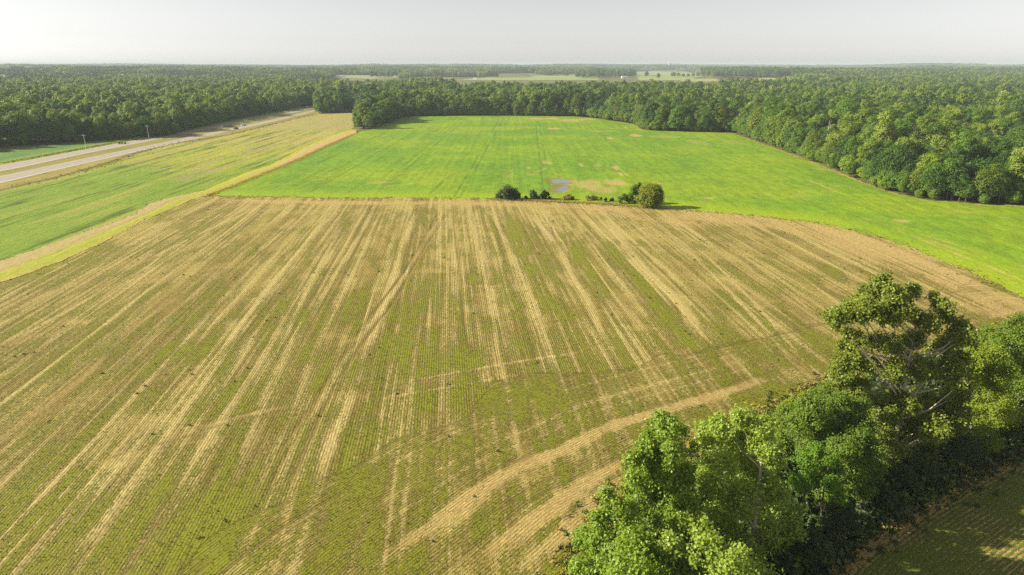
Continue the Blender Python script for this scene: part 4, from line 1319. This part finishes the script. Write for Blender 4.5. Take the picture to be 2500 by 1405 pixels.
for q, (bp, lob, mt, lab) in enumerate(LOW):
    NL += lobe_tree("shrub", lab, "shrub", B(*bp), lob, P(*bp)[1], mt, M_BARK, .22, 4.5, 1.5, "shrubs along the hedgerow", 36, .8, 20 + q, .08)
# the row goes on outside the frame and shades the lower right field
for q, (bp, lob) in enumerate([((1560, 1640), [(1540, 1400, 60), (1600, 1430, 60), (1500, 1470, 60), (1570, 1500, 70)]), ((1800, 1640), [(1790, 1400, 55), (1850, 1440, 60), (1740, 1470, 60), (1800, 1510, 70)]),
                               ((2640, 930), [(2620, 780, 36), (2670, 800, 36), (2600, 830, 36), (2660, 860, 40)])]):
    NL += lobe_tree("cottonwood_tree", ["tree crown at the bottom edge below the leafy short tree", "tree crown at the bottom edge below the lowest pale tree", "tree at the right edge beyond the dark topped one"][q], "tree", B(*bp), lob, P(*bp)[1], [LM_COT2, LM_COT, LM_ELM][q], M_BARK, .3, 4.0, 3.0, None, 36, 1, 40 + q, .25)

# bushes on the line between the two fields
MID = [("shrub", "widest of the dark bushes on the field boundary, leftmost clump", (1243, 487), [(1237, 468, 15), (1255, 472, 12), (1222, 476, 10), (1265, 478, 9), (1245, 478, 13)], LM_DRK, "dark bushes on the field boundary"),
       ("shrub", "tiny dark bush touching the left side of the widest dark bush", (1214, 485), [(1214, 480, 5)], LM_DRK, "dark bushes on the field boundary"),
       ("shrub", "oval dark bush just left of the puddles", (1302, 487), [(1301, 473, 8), (1304, 480, 8), (1308, 482, 5)], LM_DRK, "dark bushes on the field boundary"),
       ("shrub", "oval dark bush right below the puddles", (1330, 487), [(1330, 473, 8), (1328, 480, 8), (1338, 474, 4)], LM_DRK, "dark bushes on the field boundary"),
       ("shrub", "low dark scrub between the two oval dark bushes", (1318, 486), [(1316, 483, 4), (1342, 484, 4), (1284, 483, 4)], LM_DRK, "dark bushes on the field boundary"),
       ("shrub", "small dark scrub in the dry grass left of the green shrub", (1480, 492), [(1467, 484, 3), (1478, 487, 4), (1494, 489, 5)], LM_DRK, "dark bushes on the field boundary"),
       ("shrub", "loose green shrub left of the young yellow green willow", (1525, 497), [(1515, 488, 8), (1530, 482, 8), (1522, 480, 7), (1534, 490, 7)], LM_ELM, "willows on the field boundary"),
       ("willow_tree", "airy bright yellow green willow behind the round one", (1555, 498), [(1558, 456, 9), (1550, 465, 10), (1545, 476, 9), (1560, 472, 10), (1566, 462, 8), (1540, 486, 8), (1552, 488, 8)], LM_WIL2, "willows on the field boundary"),
       ("willow_tree", "largest round olive willow on the field boundary with a long shadow", (1588, 508), [(1585, 460, 13), (1572, 468, 13), (1600, 462, 13), (1608, 474, 13), (1590, 478, 17), (1570, 485, 14), (1603, 490, 15), (1585, 494, 14), (1612, 484, 9)], LM_WIL, "willows on the field boundary")]
for q, (nm, lab, bp, lob, mt, grp) in enumerate(MID):
    NL += lobe_tree(nm, lab, "tree" if "tree" in nm else "shrub", B(*bp), lob, P(*bp)[1], mt, M_BARK, .42, 7.0, 2.6 if "tree" in nm else 1.0, grp, 34, .8, 60 + q, .2 if "tree" in nm else .07)
LM_DRY = leaf_mat("dry_grass_blades", (.16, .11, .04), (.28, .20, .08), .2, .8, .1)
for q, (bp, lob, lab) in enumerate([((1388, 489), [(1388, 484, 8), (1378, 485, 6), (1397, 486, 6)], "brown dry grass clump left of the dry reeds"), ((1442, 490), [(1434, 486, 7), (1446, 486, 8), (1456, 487, 6)], "brown dry grass clump left of the green shrub")]):
    NL += lobe_tree("dry_grass_clump", lab, "grass clump", B(*bp), lob, P(*bp)[1], LM_DRY, M_BARK, .35, 4.5, .8, "dry clumps on the field boundary", 26, .6, 80 + q, .04)
NL += lobe_tree("shrub", "bright green bush on the far road verge between the two poles", "shrub", B(292, 352), [(291, 349, 3), (298, 348.5, 3.5), (305, 349, 3)], P(292, 352)[1], LM_WIL2, M_BARK, .5, 4, .8, None, 24, .8, 85, .08)

# far single trees in the pale fields
for q, (px, py, sc, k, lab) in enumerate([(1383, 188, 1.0, 1, "lone round tree in the middle of the far tan field"), (1607, 193, .95, 6, "lone pointed tree before the far green hillside field"), (1578, 190, 1.2, 6, "tall tree at the left foot of the far hillside field"),
                                          (1643, 190, 1.1, 1, "first tree of the dark row on the far hillside field"), (1655, 190, 1.0, 3, "second tree of the dark row on the far hillside field"), (1668, 190, .8, 1, "third tree of the dark row, after the gap, far hillside"),
                                          (1680, 190, .8, 1, "fourth tree of the dark row on the far hillside field"), (1692, 189.5, .9, 3, "fifth tree of the dark row on the far hillside field"), (1704, 189, .95, 1, "sixth tree of the dark row on the far hillside field"),
                                          (1716, 189, 1.0, 1, "seventh tree of the dark row on the far hillside field"), (1728, 188.5, 1.05, 0, "last tree of the dark row on the far hillside field"), (1548, 184, 1.0, 1, "tree at the left edge of the far hillside field")]):
    X0, Y0 = farP(px, py)
    t = thing("broadleaf_tree", lab, "tree", (X0, Y0, float(H(X0, Y0))), q * 1.3, "trees in the far fields")
    t.scale = (sc * 1.25, sc * 1.25, sc)
    link("crown", HI[k][0], t)
    link("trunk", HI[k][1], t)

# the bleached dead tree in the right wood
bx, by = P(2012, 400)
a = Acc()
hT = 25.0
rg = random.Random(5)
a.tube([(0, 0, -.3), (.2, 0, 9), (-.2, .2, 17), (.3, 0, hT)], [.32, .26, .16, .04], 6)
for i in range(9):
    z0 = rg.uniform(9, 19)
    an = rg.uniform(0, 6.28)
    ln = rg.uniform(2.2, 4.2)
    a.tube([(0, 0, z0), (ln * .5 * math.cos(an), ln * .5 * math.sin(an), z0 + ln * .7), (ln * .8 * math.cos(an), ln * .8 * math.sin(an), z0 + ln * 1.5)], [.13, .09, .03], 5)
t = thing("dead_tree", "bare bleached dead tree standing among the right wood's green crowns", "tree", (bx + 6, by + 14, 0))
link("trunk", a.mesh("trunk", M_PALE), t)

# ------------------------------------------------------------------ crop plants, weeds and rough grass as real geometry
def tuft(n, wd, ht, blade, seed, up=.5):
    rg = np.random.default_rng(seed)
    c = np.column_stack([rg.normal(size=n) * wd * .3, rg.normal(size=n) * wd * .3, rg.uniform(.2, 1, n) * ht])
    V, F = leaf_quads(c, unit(rg.normal(size=(n, 3)) + np.array([0, 0, up])), blade * rg.uniform(.7, 1.3, n))
    return V, F, np.repeat(rg.random(n), 4)


def tuft_obj(name, mat, *a_):
    V, F, ti = tuft(*a_)
    o = bpy.data.objects.new(name, mk_mesh(name, V, F, mat, {"tint": ('FLOAT', ti)}))
    protos.objects.link(o)
    return o


LM_BEAN = leaf_mat("bean_seedling_leaves", (.065, .105, .008), (.150, .200, .018), .25, .6, .2)
LM_WEED = leaf_mat("weed_leaves", (.035, .065, .010), (.080, .120, .018), .25, .6, .2)
LM_STRAW = leaf_mat("straw_stems", (.20, .145, .045), (.42, .33, .13), .1, .8, .1)
LM_GOLD = leaf_mat("golden_weeds", (.22, .20, .01), (.36, .34, .02), .25, .7, .1)
beans = [tuft_obj("bean_plant", LM_BEAN, 7, .26, .15, .13, s, .9) for s in (1, 2, 3)]
straws = [tuft_obj("straw_tuft", LM_STRAW, 7, .40, .16, .20, s, .3) for s in (4, 5)]
weeds = [tuft_obj("weed_plant", LM_WEED, 22, .7, .38, .26, s, .5) for s in (6, 7)] + [tuft_obj("golden_weed", LM_GOLD, 18, .8, .35, .24, 8, .5)]
sx, sy, sv, sr, ss, sh = STUB
dens = np.clip((sv - .30) * 1.6, 0.0, 1) * sstep(250, 110, sy)
# plants stand on the rows
rowph = np.cos(2 * math.pi * sr / .46)
pick = RNG.random(len(sx)) < dens * .55
px_, py_ = sx[pick] + RNG.uniform(-.13, .13, pick.sum()), sy[pick] + RNG.uniform(-.3, .3, pick.sum())
scatter("bean_plants", np.column_stack([px_, py_, np.full(len(px_), .05)]), RNG.uniform(.4, 1.0, len(px_)), RNG.uniform(0, 6.28, len(px_)), RNG.integers(0, 3, len(px_)), beans)
pick = RNG.random(len(sx)) < np.clip(.8 - sv, 0, 1) * .16 * sstep(230, 100, sy)
px_, py_ = sx[pick] + RNG.uniform(-.13, .13, pick.sum()), sy[pick] + RNG.uniform(-.3, .3, pick.sum())
scatter("straw_litter", np.column_stack([px_, py_, np.full(len(px_), .04)]), RNG.uniform(.25, .6, len(px_)), RNG.uniform(0, 6.28, len(px_)), RNG.integers(0, 2, len(px_)), straws)
cl = fbm(sx / 14, sy / 14, 121, 3)
pick = RNG.random(len(sx)) < .0007 + .006 * sstep(.6, .75, cl)
px_, py_ = sx[pick], sy[pick]
scatter("weeds", np.column_stack([px_, py_, np.full(len(px_), .03)]), RNG.uniform(.3, .85, len(px_)), RNG.uniform(0, 6.28, len(px_)), RNG.choice([0, 1, 2], len(px_), p=[.45, .45, .10]), weeds)

LM_RG = leaf_mat("rough_grass_blades", (.20, .22, .012), (.34, .34, .03), .3, .7, .1)
LM_RB = leaf_mat("dry_verge_blades", (.30, .22, .08), (.46, .36, .14), .3, .8, .1)
gr = [tuft_obj("grass_tuft", LM_RG, 14, .9, .5, .45, 11, .2), tuft_obj("dry_tuft", LM_RB, 14, .9, .5, .45, 12, .2), tuft_obj("dark_tuft", LM_WEED, 14, .9, .5, .5, 13, .2)]
PT, PI = [], []
for ln, n, wd, ids in ((PP(*SOY_L), 1100, 1.2, [0, 1, 1]), (PP(*LEFT_TOP[1:]), 250, 2.5, [1, 2, 1]), (PP(*STUB_TOP[:18]), 170, 1.6, [1, 1, 0]), (PP(*STUB_TOP[5:9]), 420, 1.0, [1, 1, 0]),
                       (PP((0, 400), (150, 373), (290, 347), (330, 341)), 900, 2.0, [0, 0, 2]), (PP(*TREELINE_L), 1400, 1.6, [0, 2, 1]), (PP(*TREELINE_R), 700, 1.2, [2, 2, 1])):
    q = dense(ln, 1.0)
    n = n * 3
    k = RNG.integers(0, len(q), n)
    PT.append(np.column_stack([q[k] + RNG.normal(size=(n, 2)) * wd, np.full(n, .05)]))
    PI.append(RNG.choice(ids, n))
PT, PI = np.vstack(PT), np.concatenate(PI)
scatter("rough_grass", PT, RNG.uniform(.35, .9, len(PT)), RNG.uniform(0, 6.28, len(PT)), PI, gr)
# hedgerow undergrowth, shade put into darker leaves away from the lit field edge
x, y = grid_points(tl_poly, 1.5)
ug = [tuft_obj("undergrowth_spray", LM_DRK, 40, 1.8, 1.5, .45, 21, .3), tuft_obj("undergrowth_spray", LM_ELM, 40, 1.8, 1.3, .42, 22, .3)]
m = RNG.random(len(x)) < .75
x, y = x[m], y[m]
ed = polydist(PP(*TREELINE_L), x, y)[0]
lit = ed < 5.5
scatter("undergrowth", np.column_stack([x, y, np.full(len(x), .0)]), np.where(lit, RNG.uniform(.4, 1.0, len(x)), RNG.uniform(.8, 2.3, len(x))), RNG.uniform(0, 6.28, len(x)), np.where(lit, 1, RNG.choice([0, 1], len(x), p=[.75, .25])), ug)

# ------------------------------------------------------------------ utility poles, signs, cars
def utility_pole(px, py, lab, hp=10.6):
    X0, Y0 = P(px, py)
    t = thing("utility_pole", lab, "utility pole", (X0, Y0, 0), math.radians(-10), "utility poles along the highway")
    a = Acc()
    a.tube([(0, 0, -.4), (0, 0, hp * .5), (0, 0, hp)], [.17, .145, .11], 10)
    link("pole", a.mesh("pole", M_POLE), t)
    a = Acc()
    a.box((0, .13, hp - .75), (3.2, .12, .15))
    ca = link("crossarm", a.mesh("crossarm", M_POLE), t)
    for bx_ in (-1.45, -.55, .55, 1.45):
        a = Acc()
        a.tube([(bx_, .13, hp - .675), (bx_, .13, hp - .55), (bx_, .13, hp - .47)], [.05, .07, .04], 6)
        link("insulator", a.mesh("insulator", M_WHITE), ca)
    for s in (-1, 1):
        a = Acc()
        a.tube([(s * .8, .15, hp - .8), (0, .13, hp - 1.5)], [.025, .025], 4)
        link("brace", a.mesh("brace", M_METAL), t)


utility_pole(211, 367, "weathered pole with one crossarm nearest the green roadside crop")
utility_pole(364, 340, "second weathered pole with crossarm, before the shaded wood")
utility_pole(470, 310, "third pole, dim against the shaded highway wood")
utility_pole(559, 290, "farthest dim pole in the shade of the highway wood")


def road_sign(px, py, lab, w, h, zc):
    X0, Y0 = P(px, py)
    t = thing("road_sign", lab, "road sign", (X0, Y0, 0.05), 0, "signs by the highway")
    a = Acc()
    for s in (-1, 1):
        a.tube([(s * w * .3, .05, -.2), (s * w * .3, .05, zc + h * .4)], [.05, .05], 6)
    link("post", a.mesh("post", M_METAL), t)
    a = Acc()
    a.box((0, 0, zc), (w, .05, h))
    link("sign_panel", a.mesh("sign_panel", M_WHITE), t)


road_sign(542, 314, "wide white sign panel in the shaded median left of the cars", 1.7, 1.0, 1.6)
road_sign(597, 299, "left and dimmer of two white signs behind the white car", 1.0, 1.3, 2.0)
road_sign(603, 299, "right and brighter of two white signs behind the white car", 1.3, 1.4, 2.0)


def car(px, py, lab, paint, head, z=.10):
    X0, Y0 = P(px, py)
    t = thing("car", lab, "car", (X0, Y0, z), head, "cars on the highway")
    prof = [(-2.3, .35), (-2.32, .75), (-2.2, .95), (-2.05, 1.0), (-1.75, 1.55), (-1.2, 1.70), (.2, 1.68), (.55, 1.60), (1.15, 1.08), (2.0, .95), (2.28, .75), (2.32, .4)]
    a = Acc()
    n = len(prof)
    ring = []
    for s, f in ((-1, 1.0), (1, 1.0)):
        for lx, lz in prof:
            wy = .92 if lz < 1.05 else .92 - (lz - 1.05) * .30
            ring.append((lx, s * wy, lz))
    Fq = [(i, (i + 1) % n, n + (i + 1) % n, n + i) for i in range(n)] + [tuple(range(n))[::-1], tuple(range(n, 2 * n))]
    a.add(ring, Fq)
    link("body", a.mesh("body", paint), t)
    for s in (-1, 1):
        a = Acc()
        pts = [(-1.75, 1.10), (-1.55, 1.50), (.15, 1.55), (.75, 1.15)]
        wy = lambda lz: .92 - max(0, lz - 1.05) * .30 + .012
        a.add([(lx, s * wy(lz), lz) for lx, lz in pts] + [(lx, s * (wy(lz) - .03), lz) for lx, lz in pts], [(0, 1, 2, 3), (7, 6, 5, 4), (0, 4, 5, 1), (1, 5, 6, 2), (2, 6, 7, 3), (3, 7, 4, 0)])
        link("side_window", a.mesh("side_window", M_GLASS), t)
        a = Acc()
        a.box((2.27, s * .65, .80), (.12, .36, .16))
        link("headlight", a.mesh("headlight", M_LAMP), t)
        for lx in (-1.4, 1.42):
            a = Acc()
            a.tube([(lx, s * .72, .34), (lx, s * .93, .34)], [.34, .34], 14)
            w_ = link("wheel", a.mesh("wheel", M_RUBBER), t)
            a = Acc()
            a.tube([(lx, s * .90, .34), (lx, s * .945, .34)], [.21, .19], 10)
            link("rim", a.mesh("rim", M_METAL), w_)
    a = Acc()
    a.add([(.62, -.72, 1.58), (.62, .72, 1.58), (1.17, .85, 1.12), (1.17, -.85, 1.12), (.64, -.72, 1.61), (.64, .72, 1.61), (1.20, .85, 1.14), (1.20, -.85, 1.14)],
          [(4, 7, 6, 5), (0, 1, 2, 3), (0, 4, 5, 1), (1, 5, 6, 2), (2, 6, 7, 3), (3, 7, 4, 0)])
    link("windscreen", a.mesh("windscreen", M_GLASS), t)
    a = Acc()
    a.add([(-1.78, -.76, 1.52), (-1.78, .76, 1.52), (-2.06, .85, 1.08), (-2.06, -.85, 1.08), (-1.81, -.76, 1.54), (-1.81, .76, 1.54), (-2.09, .85, 1.10), (-2.09, -.85, 1.10)],
          [(4, 5, 6, 7), (3, 2, 1, 0), (1, 5, 4, 0), (2, 6, 5, 1), (3, 7, 6, 2), (0, 4, 7, 3)])
    link("rear_window", a.mesh("rear_window", M_GLASS), t)


car(576, 316.5, "black sport utility car, nearest of the cars on the highway", M_BLACK, math.radians(-118))
car(594, 308, "white sport utility car just behind the black one", M_SILVER, math.radians(-118))
car(750, 263, "white car far off at the highway bend before the wood", M_WHITE, math.radians(-118))

# ------------------------------------------------------------------ far off: water tower, mast, barns
X0, Y0, Z0 = 0, 0, 0
(X0, Y0, Z0), m = W(1633, 154.5, 7600)
t = thing("water_tower", "white water tower tank rising above the horizon woods", "water tower", (X0, Y0, float(H(X0, Y0))))
zt = Z0 - float(H(X0, Y0))
a = Acc()
prof = [(0.5, -7), (5.4, -6), (8.6, -2.7), (9.3, 0.3), (8.2, 3.4), (5.0, 6), (.5, 7.2)]
a.tube([(0, 0, zt + z) for r_, z in prof], [r_ for r_, z in prof], 20)
link("tank", a.mesh("tank", M_WHITE, True), t)
a = Acc()
a.tube([(0, 0, -1), (0, 0, 3), (0, 0, zt - 6.5)], [4, 2.0, 1.8], 14)
link("stem", a.mesh("stem", M_WHITE, True), t)
(X0, Y0, Z0), m = W(769, 131, 4300)
t = thing("radio_mast", "thin lattice mast, barely visible above the far left woods", "mast", (X0, Y0, float(H(X0, Y0))))
hh = Z0 - float(H(X0, Y0))
a = Acc()
for an in (0, 2.09, 4.19):
    a.tube([(.5 * math.cos(an), .5 * math.sin(an), -1), (.5 * math.cos(an), .5 * math.sin(an), hh)], [.07, .07], 4)
link("leg", a.mesh("leg", M_METAL), t)
a = Acc()
for i in range(int(hh / 2.5)):
    for q in range(3):
        a0, a1 = q * 2.09, (q + 1) * 2.09
        z0 = i * 2.5
        a.tube([(.5 * math.cos(a0), .5 * math.sin(a0), z0), (.5 * math.cos(a1), .5 * math.sin(a1), z0 + 2.5)], [.04, .04], 3, False)
br = link("bracing", a.mesh("bracing", M_METAL), t)
br["kind"] = "stuff"


def barn(px, py, w, d, h, lab, rz):
    X0, Y0 = farP(px, py)
    t = thing("barn", lab, "barn", (X0, Y0, float(H(X0, Y0)) - .3), rz, "far farm buildings")
    a = Acc()
    a.add([(-w / 2, -d / 2, 0), (w / 2, -d / 2, 0), (w / 2, d / 2, 0), (-w / 2, d / 2, 0), (-w / 2, -d / 2, h), (w / 2, -d / 2, h), (w / 2, d / 2, h), (-w / 2, d / 2, h), (-w / 2, 0, h * 1.5), (w / 2, 0, h * 1.5)],
          [(0, 1, 5, 4), (2, 3, 7, 6), (1, 2, 6, 9, 5), (3, 0, 4, 8, 7)])
    link("wall", a.mesh("wall", M_WHITE), t)
    a = Acc()
    for s in (-1, 1):
        e = d / 2 + .5
        a.add([(-w / 2 - .4, s * e, h - .2), (w / 2 + .4, s * e, h - .2), (w / 2 + .4, 0, h * 1.5 + .12), (-w / 2 - .4, 0, h * 1.5 + .12), (-w / 2 - .4, s * e, h), (w / 2 + .4, s * e, h), (w / 2 + .4, 0, h * 1.5 + .32), (-w / 2 - .4, 0, h * 1.5 + .32)],
              [(0, 1, 2, 3), (4, 5, 6, 7), (0, 1, 5, 4), (1, 2, 6, 5), (2, 3, 7, 6), (3, 0, 4, 7)])
    link("roof", a.mesh("roof", M_ROOF), t)
    a = Acc()
    a.box((0, -d / 2 - .05, h * .4), (w * .25, .1, h * .8))
    link("door", a.mesh("door", M_METAL), t)


barn(1524, 191, 22, 12, 5, "white barn among the trees left of the far hillside field", .2)
barn(1160, 194.5, 12, 8, 4, "small white shed at the left end of the far tan field", -.3)
barn(1072, 184, 18, 10, 5, "pale shed in the hazy woods left of the far tan field", .1)
print("leaf faces", NL, "trees", nT, "solo", solo.sum())
